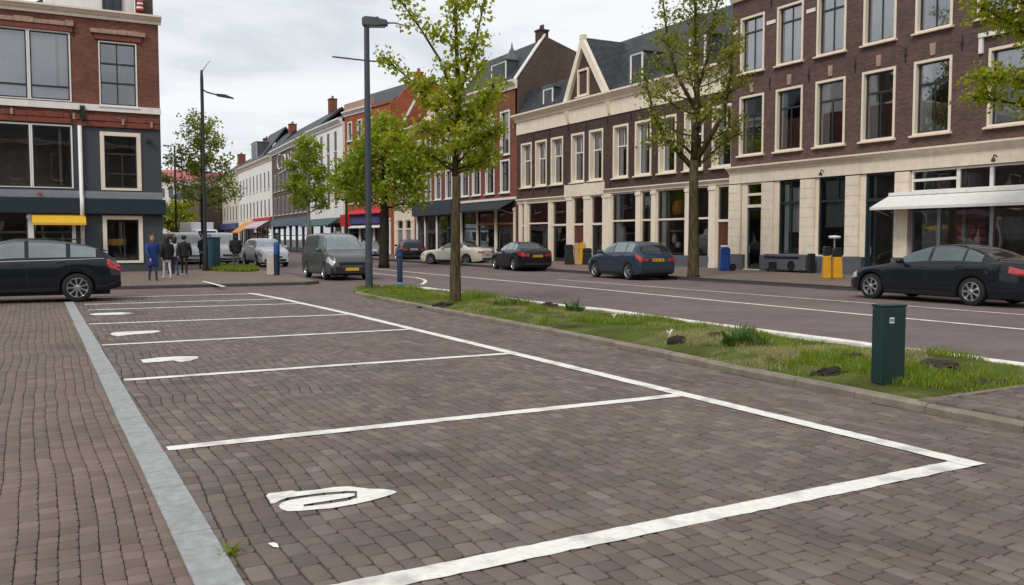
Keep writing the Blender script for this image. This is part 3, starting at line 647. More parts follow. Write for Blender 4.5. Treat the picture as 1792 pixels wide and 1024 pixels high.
A.cornice('cornice',CREAM,-.05,A.w,12.9,13.45,.5); A.roof(SLATE,13.4,4.5,16.8)
A.cornice('shop_cornice',CREAM2,-.08,A.w,4.74,5.06,.32); A.box('fascia',CREAM2,0,A.w,-.07,-.002,4.26,4.738)
anchors(A,[2.55,4.9,7.4,9.8,12.2],8.72,.55); anchors(A,[2.55,7.4],12.4,.6)
for u in ua:
    ks=MB(); x=u+.81; ks.prism([(x-.09,8.5),(x+.09,8.5),(x+.13,8.95),(x-.13,8.95)],-.05,-.002)
    ks.build('keystone',STONEP,A.root)
for a,c in ((-.0,.4),(2.3,2.85),(4.7,5.2)): A.box('stone_band',OFFW,a,c,-.03,-.002,11.42,11.58)
# banded pilasters
for a,c in ((0,.8),(2.22,2.95),(4.6,5.42),(7.1,7.8),(9.52,10.15)):
    z=.86; pl=MB()
    while z<4.2:
        h=min(.42,4.25-z); pl.box(a,c,-.10,.22,z+.012,z+h-.012); pl.box(a+.012,c-.012,-.085,.2,z-.012,z+.012); z+=.42
    pl.build('banded_pilaster',CREAM2,A.root)
for a,c in ((0,1.05),(2.2,8.0),(9.45,10.2)): A.box('plinth',GREYPL,a,c,-.13,.22,0,.84)
for a,c in ((.8,1.06),(2.95,3.24),(5.42,5.57),(7.8,8.06)): A.box('door_jamb',CREAM,a,c,.02,.24,.85,4.25)
def shopwin(b,a,c,v0,v1,mu,tr,mat=SASH,curt=None,nm='shop_window'):
    f=MB(); t=.07; f.box(a,a+t,.06,.18,v0,v1); f.box(c-t,c,.06,.18,v0,v1); f.box(a+t,c-t,.06,.18,v1-t,v1); f.box(a+t,c-t,.06,.18,v0,v0+t)
    for q in tr: f.box(a+t,c-t,.05,.175,q-.05,q+.05)
    for q,z0,z1 in mu: f.box(q-.03,q+.03,.065,.17,z0,z1)
    o=f.build(nm,mat,b.root); p=MB(); p.add([(a+t,.12,v0+t),(c-t,.12,v0+t),(c-t,.12,v1-t),(a+t,.12,v1-t)],[(0,1,2,3)]); p.build('pane',GLASS,o)
    return o
o=shopwin(A,3.24,4.6,.9,4.24,[(3.92,.97,3.15),(3.92,3.28,4.17)],[3.22]); curtain(1.2,2.0,o,(3.32,.36,1.9)); curtain(.3,3.1,o,(3.32,.3,.95))
o=shopwin(A,5.57,7.1,.9,4.24,[(6.55,3.28,4.17)],[3.22]); curtain(1.3,1.35,o,(5.68,.34,2.1),CURTD); m=MB(); m.box(5.7,7.0,.3,.32,3.3,4.1); m.build('blind',CURTD,o)
A.box('window_sill',OFFW,3.15,4.62,-.06,.2,.845,.9); A.box('window_sill',OFFW,5.45,7.12,-.06,.2,.845,.9)
TEAL=pm('dark_teal_paint',(.018,.035,.04),.4,var=.1)
def adoor(b,a,c,z,v1,mat,bars=()):
    f=MB(); f.box(a,a+.1,.03,.2,0,v1); f.box(c-.1,c,.03,.2,0,v1); f.box(a+.1,c-.1,.03,.2,v1-.08,v1); f.box(a+.1,c-.1,.0,.2,z,z+.14)
    for q in bars: f.box(a+.1,c-.1,.05,.17,q-.06,q+.06)
    o=f.build('door_frame',mat,b.root)
    d=MB(); x0,x1=a+.1,c-.1
    d.box(x0,x0+.1,.1,.16,.03,z); d.box(x1-.1,x1,.1,.16,.03,z); d.box(x0+.1,x1-.1,.1,.16,.03,.3); d.box(x0+.1,x1-.1,.1,.16,z-.12,z); d.build('door',TEAL,o)
    p=MB(); p.add([(x0,.13,.3),(x1,.13,.3),(x1,.13,z-.1),(x0,.13,z-.1),(x0,.12,z+.14),(x1,.12,z+.14),(x1,.12,v1-.08),(x0,.12,v1-.08)],[(0,1,2,3),(4,5,6,7)]); p.build('pane',GLASS,o)
    h=MB(); h.tube([(x0+.16,.06,.95),(x0+.16,.06,1.3)],.016,6); h.build('handle',STEEL,o); return o
adoor(A,1.06,2.2,3.08,4.25,CREAM,(3.7,)); adoor(A,8.06,9.5,3.1,4.25,TEAL,()); A.box('doorstep',CREAM2,1.06,2.2,-.1,.1,.0,.17)
for a,c in ((10.18,12.15),(12.15,13.45),(13.45,15.6),(15.6,17.8),(17.8,19.9)):
    shopwin(A,a,c,3.4,4.24,[],[3.85] if a<11 else [],OFFW,nm='transom_window')
for a,c in ((10.18,11.4),(11.4,13.5),(13.5,15.4),(15.4,17.8),(17.8,19.9)):
    o=shopwin(A,a,c,.55,3.3,[],[],STEEL)
A.box('stall_riser',TEAL,10.18,19.9,.02,.2,0,.55); A.box('awning_box',OFFW,9.3,19.9,-.16,.05,3.29,3.41)
RED=pm('red_striped_display',(.30,.02,.025),.7,var=.3)
for k in range(9): A.box('display_shelf',RED,11.75,12.95,.55,.57,.7+.27*k,.7+.27*k+.17)
m=MB(); m.box(10.35,11.3,.5,.53,.7,3.1); m.build('display_board',CURTD,A.root)
AWN=pm('awning_canvas_white',(.78,.77,.74),.8,var=.05,stain=.1)
A.awning(9.25,19.6,3.3,2.82,1.15,AWN,.1)
for u in (5.9,13.7):
    m=MB(); m.tube([(u,-.06,4.5),(u,-.22,4.55),(u,-.26,4.42)],.025,6); m.lathe([(.05,4.3),(.08,4.34),(.04,4.44)],(u,-.26,0),8); m.build('wall_lamp',IRON,A.root)

# ---- B: dark brown brick row with a long cream cornice and a pointed dormer gable
B=Bld('low dark brown brick house with a long cream cornice and a pointed wall gable',(30.5,56.2),(30.5,33.46),depth=10)
ub=[.6,2.65,4.75,7.3,9.4,12.0,14.2,16.4,18.6,20.8]
for i,u in enumerate(ub): B.win(u,5.2,1.55,3.1,'sash',['both','left','both','left','both','left','left','both','left','both'][i])
B.holes.append((.3,22.5,0,4.3)); B.wall(BR_B,0,9.5); B.rooms([(5.0,8.6)],dep=3); B.rooms([(.06,4.25)],dep=4.5)
B.box('frieze',CREAM,-.03,B.w,-.06,-.002,8.95,9.82); B.cornice('cornice',CREAM,-.12,B.w,9.822,10.32,.5)
for u in (7.1,11.7,16.2): br=MB(); br.prismx([(-.06,9.0),(-.14,9.05),(-.34,9.75),(-.06,9.8)],u-.12,u+.12); br.build('cornice_bracket',CREAM,B.root)
anchors(B,[2.4,4.55,6.9,9.05,11.4,13.8,16.1],8.6,.55); anchors(B,[2.4,4.55,9.05,11.7],4.85,.4)
B.cornice('shop_cornice',CREAM,.1,6.75,4.05,4.4,.2); B.cornice('shop_cornice',CREAM,11.2,22.6,4.32,4.6,.2); B.box('lintel',CREAM2,6.6,11.15,-.1,-.002,4.3,5.06)
B.shop([(.3,.62),(1.1,1.6),(4.45,4.92),(6.8,7.5),(8.85,9.62),(10.95,11.86),(14.35,14.8),(15.8,16.24),(18.75,19.25),(20.65,21.2)],
       [(1.6,4.45),(11.86,14.35),(14.8,15.8),(16.24,18.75),(19.25,20.65)],[(.62,1.1,SASH),(4.92,6.8,None),(7.5,8.85,WOODB),(9.62,10.95,None),(21.2,22.5,WOODB)],4.3)
B.box('plinth',GREYPL,16.2,20.7,-.1,.3,0,.72)
# mansard with lower left part, tall roof behind the gable
lo=MB(); lo.prismx([(.0,10.3),(.9,12.2),(3.2,12.9),(8,12.0),(8,9.51),(0.02,9.51)],.05,7.6); lo.build('roof',SLATE,B.root)
hi=MB(); hi.prismx([(.0,10.3),(3.2,14.3),(9.8,10.5),(9.8,9.51),(0.02,9.51)],7.6,B.w-.02); hi.build('roof',SLATE,B.root)
gx=8.75   # wall gable: apex over u=8.7
g=MB(); g.prism([(6.75,10.3),(11.4,10.3),(gx,14.0)],.02,.3); g.build('gable_wall',BR_B,B.root)
ro=MB(); ro.add([(6.6,.0,10.33),(gx,.0,14.12),(gx,3.6,14.12),(6.6,3.6,10.33),(11.6,.0,10.33),(11.6,3.6,10.33)],[(0,1,2,3),(1,4,5,2)]); ro.build('gable_roof',SLATE,B.root)
for a,c in (((6.55,10.32),(gx,14.2)),((11.62,10.32),(gx,14.2))):
    d=1 if a[0]<c[0] else -1; bb=MB()
    bb.prism([a,(a[0]+.5*d,a[1]),(c[0],c[1]-.72),(c[0],c[1])],-.22,.04 if d>0 else .042)
    bb.build('bargeboard',CREAM,B.root)
w=B.win(8.1,10.55,1.25,1.65,'sash',None,hole=False); w.location.y=-.06
fn=MB(); fn.box(gx-.18,gx+.18,-.24,.1,14.0,14.28); fn.build('finial',CREAM,B.root)
B.dormer(3.3,4.6,10.33,11.75,.25,2.0); B.dormer(13.3,14.5,10.33,12.3,.3,2.4); B.dormer(18.6,19.9,10.33,12.2,.3,2.2)
# ---- C1: red brown brick house with black awning, roof with big party wall
C=Bld('red brown brick house with a black awning shop and a steep grey roof',(30.5,66.0),(30.5,56.22),depth=9)
for u in (.3,2.4,4.75,7.2): C.win(u,5.0,1.5,2.4,'white','both'); C.win(u,7.75,1.5,3.2,'white','left')
C.holes.append((.2,9.6,0,3.85)); C.wall(BR_C,0,12.4); C.rooms([(4.9,7.5),(7.7,11.2)],dep=3); C.rooms([(.06,3.8)],dep=4)
C.cornice('cornice',CREAM,-.05,C.w+.05,12.3,12.9,.45)
C.roof(SLATE,12.9,2.3,16.0,back_z=13.5,u0=.3,u1=C.w-.3); C.gable(C.w+.004,[(.0,9.0),(0,12.95),(2.3,16.2),(5.4,15.2),(9,13.6),(9,9.0)],BR_E); C.gable(.246,[(.0,9.0),(0,12.95),(2.3,16.2),(5.4,15.2),(9,13.6),(9,9.0)],BR_E)
cp=MB(); cp.prismx([(-.08,12.93),(-.08,13.08),(2.3,16.36),(2.3,16.21)],C.w-.35,C.w+.06); cp.build('coping',OFFW,C.root)
C.chimney(C.w-.9,2.0,15.8,16.6,.7,.7,BR_B); C.dormer(5.2,7.6,12.93,14.7,.3,2.6,OFFW,LEAD)
pk=MB(); pk.lathe([(.9,14.9),(.35,15.4),(.08,15.9),(.02,16.3)],(6.4,1.4,0),8); pk.build('spire',LEAD,C.root)
BLK=pm('black_awning_canvas',(.018,.022,.026),.8,var=.2)
C.awning(.6,9.5,4.4,3.75,1.3,BLK,.12); C.box('fascia',OFFW,.2,9.7,-.1,-.002,4.45,4.62); C.box('shop_fascia',BLK,.2,9.6,-.06,-.002,3.86,4.448)
C.shop([(.2,.5),(3.2,3.4),(6.3,6.65),(9.3,9.6)],[(.5,3.2),(3.4,6.3),(6.65,9.3)],[],3.85,CREAM,frame=SASH)
COPPER=pm('copper_wood_rail',(.33,.12,.04),.5,var=.2); C.box('counter_rail',COPPER,3.5,9.2,-.02,.04,2.65,2.8)
# ---- C2: brown house with navy fascia
C2=Bld('brown brick house with a white pediment cornice above a long navy shop fascia',(30.5,75.8),(30.5,66.02),depth=9)
for u in (.4,2.6,4.75,7.0): C2.win(u,4.95,1.35,2.4,'white','both'); C2.win(u,7.8,1.35,2.6,'white','left')
C2.holes.append((.5,9.3,0,3.6)); C2.wall(BR_C,0,11.6); C2.rooms([(4.9,7.5),(7.7,10.6)],dep=3); C2.rooms([(.06,3.55)],dep=4)
C2.cornice('cornice',CREAM,-.05,C2.w,11.2,11.75,.45); pd=MB(); pd.prism([(2.2,11.76),(7.8,11.76),(5,13.0)],-.3,.2); pd.build('pediment',CREAM,C2.root)
C2.roof(LEAD,11.75,3.5,13.6)
NAVY=pm('navy_fascia_paint',(.03,.045,.06),.6,var=.15); C2.box('fascia',NAVY,.7,9.2,-.55,-.002,3.6,4.75,bevel=.03)
C2.shop([(.5,.8),(2.4,2.6),(5.0,5.25),(8.9,9.3)],[(.8,2.4),(2.6,5.0),(5.25,7.3)],[(7.3,8.9,None)],3.6,OFFW,frame=NAVY)
# ---- E: narrow cream fronted house
E_=Bld('narrow house with a cream two door ground floor left of the navy shop fascia',(30.3,80.55),(30.5,75.84),depth=8)
for u in (.5,2.0,3.3): E_.win(u,5.1,.95,2.5,'white','left'); E_.win(u,8.2,.95,2.3,'white',None)
E_.holes.append((.3,4.4,0,3.4)); E_.wall(BR_C,4.5,11.4); E_.wall(CREAM,0,4.5,name='ground_floor_wall'); E_.rooms([(4.9,7.8),(8,11)],dep=3); E_.rooms([(.06,3.4)],dep=3)
E_.cornice('shop_cornice',CREAM,-.02,E_.w,4.3,4.7,.25); E_.cornice('cornice',CREAM,-.02,E_.w,11.2,11.7,.4); E_.roof(SLATE,11.7,3,13.2)
E_.shop([(.3,.7),(2.2,2.6),(4.0,4.4)],[],[(.7,2.2,CURTD),(2.6,4.0,CURTD)],3.4)
# ---- D: red brick house with steep orange party wall
Dh=Bld('tall red brick house with a steep orange party wall and a red shop sign',(28.9,91.1),(30.2,80.6),depth=10)
for u in (.7,3.0,5.4,7.8): Dh.win(u,5.2,1.3,2.5,'white','left'); Dh.win(u,8.6,1.3,2.4,'white',None); Dh.win(u,11.7,1.1,2.0,'white','full')
Dh.holes.append((.3,10.2,0,3.6)); Dh.wall(BR_D,0,14.8); Dh.rooms([(5,8),(8.4,11.2),(11.5,14)],dep=3); Dh.rooms([(.06,3.55)],dep=3.5)
Dh.cornice('cornice',OFFW,-.05,6.2,14.3,14.8,.4); Dh.box('parapet',STONEP,0,6.2,-.05,.3,14.8,15.6)
Dh.gable(Dh.w+.004,[(.0,8.0),(0,14.3),(2.6,17.2),(4.6,17.0),(9.9,13.2),(9.9,8.0)],BR_D); Dh.roof(SLATE,14.5,2.8,16.9,back_z=13.0,u1=Dh.w-.3)
cq=MB(); cq.prismx([(1.2,13.0),(1.35,12.8),(3.0,15.6),(2.85,15.8)],Dh.w,Dh.w+.05); cq.build('flashing',OFFW,Dh.root); Dh.chimney(Dh.w-1.0,3.0,16.6,17.7,.7,.6)
REDS=pm('red_sign_panel',(.55,.02,.03),.5,var=.08); BLUES=pm('blue_sign_panel',(.06,.07,.2),.5,var=.1)
Dh.box('shop_sign',REDS,.1,2.3,-.7,-.02,2.9,4.1); Dh.box('shop_sign',BLUES,2.35,8.8,-.6,-.02,3.1,4.0); Dh.awning(2.35,9.8,4.6,4.15,.9,REDS,.1,False); Dh.awning(2.4,9.5,3.1,2.75,.9,OFFW,.08,False)
Dh.shop([(.3,.8),(3.2,3.6),(6.4,6.8),(9.8,10.2)],[(.8,3.2),(3.6,6.4)],[(6.8,9.8,WOODB)],3.6,OFFW,frame=SASH)
# ---- F: white rendered house
def far_house(label,p,q,wallm,top,rows,n,wst,shopm,corn=OFFW,uoff=.8,ww=1.1,holes=True):
    b=Bld(label,p,q,depth=9)
    step=(b.w-2*uoff)/max(1,n)
    for v,h in rows:
        for i in range(n): b.win(uoff+step*(i+.5)-ww/2,v,ww,h,'far' if wst=='white' else wst,rnd.choice([None,'left','both',None]))
    b.holes.append((.4,b.w-.4,0,3.3)); b.wall(wallm,0,top); b.rooms([(v-.2,v+h+.2) for v,h in rows],dep=2.5); b.rooms([(.06,3.3)],dep=3)
    b.cornice('cornice',corn,-.05,b.w+.02,top-.3,top+.35,.5)
    k=max(2,int(b.w/4)); us=[.4+(b.w-.8)*i/k for i in range(k+1)]
    b.shop([(u-.15,u+.15) for u in us],[(us[i]+.15,us[i+1]-.15) for i in range(k)],[],3.3,shopm,frame=SASH)
    return b
Fh=far_house('white rendered three storey house left of the tall red brick house',(29.0,105.2),(28.7,91.3),WHITEP,13.9,[(5.2,2.5),(8.3,2.5),(11.0,2.2)],4,'white',OFFW,uoff=1.2)
Fh.roof(SLATE,14.2,3.5,16.2); Fh.awning(.8,13.0,3.9,3.1,1.4,pm('teal_awning_canvas',(.05,.11,.12),.8,var=.1),.15,False)
# ---- G: taupe brick
G=far_house('taupe brick house with white curly lettering between two pale facades',(30.4,130.2),(29.0,105.3),BR_G,13.7,[(4.9,2.5),(8.2,2.4)],8,'white',GREYPL,uoff=.8,ww=1.2)
G.roof(SLATE,14.0,4,17.5); G.chimney(20,3.5,16.5,18.9,1.1,.9,BR_C); G.box('fascia',pm('blue_grey_fascia',(.12,.17,.21),.6),.5,G.w-.5,-.4,-.02,3.3,4.3)
def stroke(pts):
    q=MB(); q.tube([(u,-.06,v) for u,v in pts],.09,6); q.build('lettering',OFFW,G.root,smooth=True)
arc=lambda cu,cv,ru,rv,a,b,n=9:[(cu+ru*math.cos(R(a+(b-a)*i/n)),cv+rv*math.sin(R(a+(b-a)*i/n))) for i in range(n+1)]
stroke(arc(6.2,12.2,1.5,1.0,60,300)); stroke(arc(9.2,12.0,1.2,.9,0,200)+[(8.0,10.9)]); stroke([(10.4,12.9),(10.5,10.8)]); stroke([(12,10.9),(12.4,12.8),(14,10.9),(14.6,12.9)]); stroke([(15.6,12.6),(19.5,9.8)]); stroke(arc(17.4,11.6,1.0,.9,-40,200)); stroke([(5,10.6),(14,10.9)])
# ---- H: long white houses
H1=far_house('white house with two rows of narrow windows and a red and pink awning',(31.5,160.),(30.4,130.4),WHITEP,13.3,[(4.9,2.6),(9.0,2.6)],9,'white',OFFW,CREAM,ww=1.1)
H1.roof(SLATE,13.6,4,19.0,u0=8,u1=H1.w-9); H1.roof(SLATE,13.6,3.5,17.5,u0=H1.w-8.9); H1.roof(SLATE,13.6,3,16.,u1=7.9); H1.dormer(10,15,13.9,17,.6,3,OFFW,LEAD); H1.chimney(7.0,3,15.5,18.3,1.3,1.0,BR_C); H1.chimney(H1.w-2.5,3,16.5,18.4,1.2,1.0,BR_C)
H1.awning(16,H1.w-1,4.4,3.3,2.0,pm('pink_awning_canvas',(.55,.42,.47),.8,var=.1),.2,False); H1.box('fascia',REDS,15,H1.w,-.3,-.02,4.4,4.8); H1.awning(6,14.5,4.4,2.7,2.2,pm('orange_awning_canvas',(.6,.27,.03),.8,var=.1),.2,False)
H2=far_house('cream white house at the far end of the street with a dark blue shop sign',(32.3,185.),(31.5,160.2),pm('ivory_render',(.70,.64,.54),.7,var=.07,stain=.15),13.0,[(4.9,2.6),(9.0,2.6)],7,'white',OFFW,CREAM,ww=1.1)
H2.roof(SLATE,13.3,4,16.5); H2.box('fascia',BLUES,.5,H2.w-.5,-.5,-.02,3.3,4.4); H2.chimney(6,3,15.5,17.8,2.2,1.2,BR_C)
H3=far_house('beige house farthest along the street behind the lamp pole',(33.6,215.),(32.3,185.2),pm('beige_render',(.62,.53,.42),.7,var=.08,stain=.15),12.0,[(4.9,2.6),(8.6,2.4)],7,'white',OFFW,CREAM,ww=1.2); H3.roof(SLATE,12.3,4,15)
# ---- far end of the street
def at_depth(px,d):
    p=np.array([0,0,HC])+(_fw*F_+_rt*(px-896)-_up*(418-512))/F_*d; return (float(p[0]),float(p[1]))
p,q=at_depth(262,262),at_depth(338,258)
K=Bld('pale building with a red roof edge closing the far end of the street',p,q,cat='building',name='office_building',depth=20)
for i in range(4):
    for v in (4.5,9.2,13.5): K.win(.8+2.95*i,v,2.0,3.0,'white',None)
K.wall(pm('pale_pink_render',(.66,.58,.58),.7,var=.08),0,18.6); K.rooms([(4,8),(8.8,12.6),(13,17)],dep=3); K.box('roof',pm('faded_red_roof',(.55,.19,.19),.7,var=.1),-.5,K.w+.5,-.8,19,18.6,21.6,bevel=.1)
p,q=at_depth(300,172),at_depth(350,168)
K2=Bld('grey brick house behind the small round tree at the street end',p,q,depth=10)
for i in range(2):
    for v in (4.2,7.2): K2.win(.7+2.5*i,v,1.3,1.9,'white',None)
K2.wall(BR_G,0,9.6); K2.rooms([(4,6.4),(7,9.3)],dep=3); K2.roof(SLATE,9.6,4,12.0); K2.box('shop_sign',OFFW,.3,K2.w-.3,-.5,-.02,2.8,3.6)
# ---- L: left corner house
Lh=Bld('corner house on the left with red brown brick above dark grey painted lower floors',(-7.0,44.3),(5.25,44.3),depth=11)
GREYW=pm('dark_grey_wall_paint',(.048,.056,.064),.65,var=.12,scale=1.2,bump=.08,stain=.1)
for u in (2.0,3.65,5.3,6.95): Lh.win(u,7.66,1.64,3.02,'big','low',sill=False); Lh.win(u,3.84,1.62 if u>6 else 1.64,2.78,'bigplain',None,sill=False)
for u in (2.0,3.65,5.3,6.95): curtain(1.4,2.3,Lh.root,(u+.12,.4,8.35))  # pale sheets added behind the upper panes to imitate bright sky reflection
Lh.win(9.72,7.6,1.58,2.85,'grid',None); Lh.win(9.68,3.8,1.7,2.62,'thick',None,sill=False); Lh.win(9.7,.5,1.68,2.15,'plainthick',None,sill=False)
Lh.holes.append((2.0,8.6,0,2.7))
Lh.wall(BR_L,6.66,11.42); Lh.wall(GREYW,0,6.66,name='painted_wall'); Lh.rooms([(3.7,6.62),(7.5,11)],dep=3.5); Lh.rooms([(.06,2.75)],dep=4.5)
Lh.cornice('cornice',CREAM,-.05,Lh.w+.12,11.4,11.78,.32)
Lh.box('stone_band',OFFW,0,Lh.w+.03,-.12,-.002,7.32,7.6); Lh.box('stone_band',pm('grey_band_paint',(.23,.25,.27),.6,var=.1),0,Lh.w+.02,-.08,-.002,3.42,3.74)
Lh.box('shop_fascia',pm('deep_navy_paint',(.012,.024,.036),.45,var=.15),0,Lh.w+.12,-.32,-.002,2.72,3.4,bevel=.02)
for a,c,v in ((3.0,8.7,10.68),(9.55,11.5,10.5),(1.8,8.55,6.68),(8.75,12.2,6.62)): Lh.box('red_lintel',STONER,a,c,-.1,-.002,v,v+.24,bevel=.02)
STC=pm('red_stone_course',srgb(126,66,52),.8,var=.3,scale=4,bump=.3)
for a,c,v in ((2.9,5.0,10.93),(5.1,8.75,10.93),(9.4,11.7,10.76)): 
    x=a; lp2=MB()
    while x<c-.1:
        l=rnd.uniform(.35,.8); l=min(l,c-x); lp2.box(x,x+l-.01,-.14-rnd.random()*.04,-.002,v+.003,v+.17+rnd.random()*.08); x+=l
    lp2.build('lintel_course',STONEP,Lh.root,bevel=.012)
for a,c,v in ((1.8,8.5,6.93),(8.75,12.2,6.88)):
    x=a; lp2=MB()
    while x<c-.1:
        l=min(rnd.uniform(.5,1.2),c-x); lp2.box(x,x+l-.012,-.1-rnd.random()*.03,-.002,v+.003,v+.2+rnd.random()*.04); x+=l
    lp2.build('lintel_course',STC,Lh.root,bevel=.012)
for x,v in ((6.2,6.95),(8.6,6.9),(10.6,6.75),(11.8,6.7)): Lh.box('stone_corbel',STONEP,x,x+.1,-.17,-.14,v,v+.26)
m=MB(); m.tube([(8.87,-.12,.9),(8.87,-.12,2.6),(8.87,-.4,2.8),(8.87,-.4,3.35),(8.87,-.12,3.55),(8.87,-.12,6.62)],.085,10); m.build('downpipe',OFFW,Lh.root,smooth=True)
anchors(Lh,[8.75],10.75,.5); m=MB(); m.box(8.9,9.1,-.22,-.002,6.9,7.5); m.tube([(9,-.22,7.4),(8.8,-.3,7.2),(9.1,-.3,7.0),(8.9,-.25,6.8)],.03,6); m.build('cable_bracket',IRON,Lh.root)
m=MB(); m.lathe([(.1,-.12),(.11,0.)],(11.72,-.06,6.1),12,axis='y'); m.build('wall_vent',IRON,Lh.root)
YEL=pm('yellow_awning_canvas',(.72,.42,.03),.75,var=.06)
Lh.awning(6.9,9.0,2.74,2.3,.8,YEL,.1)
Lh.shop([(2.0,2.2),(4.2,4.35),(6.72,6.95),(8.45,8.6)],[(2.2,4.2),(4.35,6.72),(6.95,8.45)],[],2.7,OFFW,frame=SASH,bar=.7,low=.6)
m=MB(); m.box(9.85,10.7,.5,1.2,1.3,1.6); m.build('yellow_window_block',YEL,Lh.root)  # yellow block inside the small ground floor window
m=MB(); m.tube([(7.2,-.1,3.6),(7.2,-.25,3.62)],.05,8); m.lathe([(.05,0),(.06,.14)],(7.2,-.3,3.56),10,axis='y'); m.build('alarm_box',REDS,Lh.root)
# setback top storey, chimney, draped flag
m=MB(); m.box(7.7,11.4,1.4,9,11.5,14.2); ph=m.build('setback_storey',WHITEP,Lh.root)
m=MB(); m.box(10.05,10.85,1.34,1.398,12.0,13.8); m.build('window',DGL,ph); m=MB(); 
for x in (10.05,10.42,10.8): m.box(x-.03,x+.05,1.30,1.338,12.0,13.8)
m.build('window_frame',SASH,ph)
m=MB(); m.box(11.45,12.15,.9,1.6,11.7,13.9); m.build('chimney',BR_E,Lh.root)
fl=MB(); 
for k in range(7): fl.lathe([(.16-.01*k,0),(.17-.01*k,.09)],(11.55+.01*k,.72,12.1+.1*k),10,k%2)
Fl=fl.build('striped_flag',[pm('flag_red',(.4,.03,.04),.8),OFFW],None,smooth=True); Fl.location=(-7.0,44.3,0); Fl.data.transform(Matrix.Translation((0,0,0))); tag(Fl,'rolled red and white striped flag hanging on the chimney of the left corner house','flag')

# ---- the rest of the left side of the street plus blocks left and behind the viewer: unseen, added for windows and cars to mirror
far_house('unseen brown brick house behind the left corner house along the side of the street',(5.2,55.6),(5.2,84),BR_G,11.5,[(4.9,2.6),(8.2,2.5)],8,'white',CREAM,ww=1.2).roof(SLATE,11.8,4,15)
far_house('unseen rust brick house farther along the left side of the street',(5.0,84.3),(4.4,190),BR_C,12.5,[(4.9,2.6),(8.4,2.5)],20,'white',OFFW,ww=1.2).roof(SLATE,12.8,4,16)
Z=far_house('unseen long brown brick block closing the square behind the viewer',(30,-26),(-45,-26),BR_A,12.5,[(4.9,2.8),(8.6,2.6)],18,'white',CREAM,ww=1.6); Z.roof(SLATE,12.8,4,16)
far_house('brown brick house continuing left of the corner house outside the picture',(-40,44.4),(-7.1,44.4),BR_G,11.6,[(4.2,2.5),(7.7,2.6)],10,'white',CREAM,ww=1.5).roof(SLATE,11.9,4,15)

# goods and fittings seen through the shop windows of the low brick house
ORP=pm('orange_shade',(.62,.2,.05),.6,var=.2); WHG=pm('white_goods',(.8,.8,.8),.5,var=.1); WDG=pm('pine_shelf',(.42,.24,.1),.6,var=.2)
m=MB(); m.lathe([(.3,2.9),(.42,3.15),(.36,3.6),(.1,3.75)],(17.4,.7,0),16); m.build('hanging_lamp',ORP,B.root,smooth=True)
for u,z,w,h in ((17.2,1.35,.3,.5),(17.55,1.1,.35,.35),(19.9,1.75,.4,.4),(12.4,.8,.5,1.5),(12.9,1.0,.25,.3),(3.3,1.0,.4,1.2),(6.2,1.5,.18,.18),(5.6,1.5,.18,.18)):
    m=MB(); m.lathe([(w*.2,0),(w*.5,h*.2),(w*.45,h*.7),(w*.2,h)],(u,.55,z),12); m.build('display_item',WHG,B.root,smooth=True)
for u0,u1,z in ((16.4,18.7,.78),(12.0,14.2,.85),(16.4,18.7,2.0),(19.4,20.6,1.6),(12.6,14.2,1.9),(1.8,4.3,.7)):
    m=MB(); m.box(u0,u1,.45,.8,z,z+.06); m.build('display_shelf',WDG,B.root)
m=MB(); m.box(11.95,12.3,.3,.6,.5,4.2); m.build('pale_column',CURT,B.root); m=MB(); m.box(14.95,15.4,.2,.22,3.5,4.0); m.build('notice',WHG,B.root); m=MB(); m.box(16.35,16.7,.3,.6,.5,4.2); m.build('pale_column',CURT,B.root)
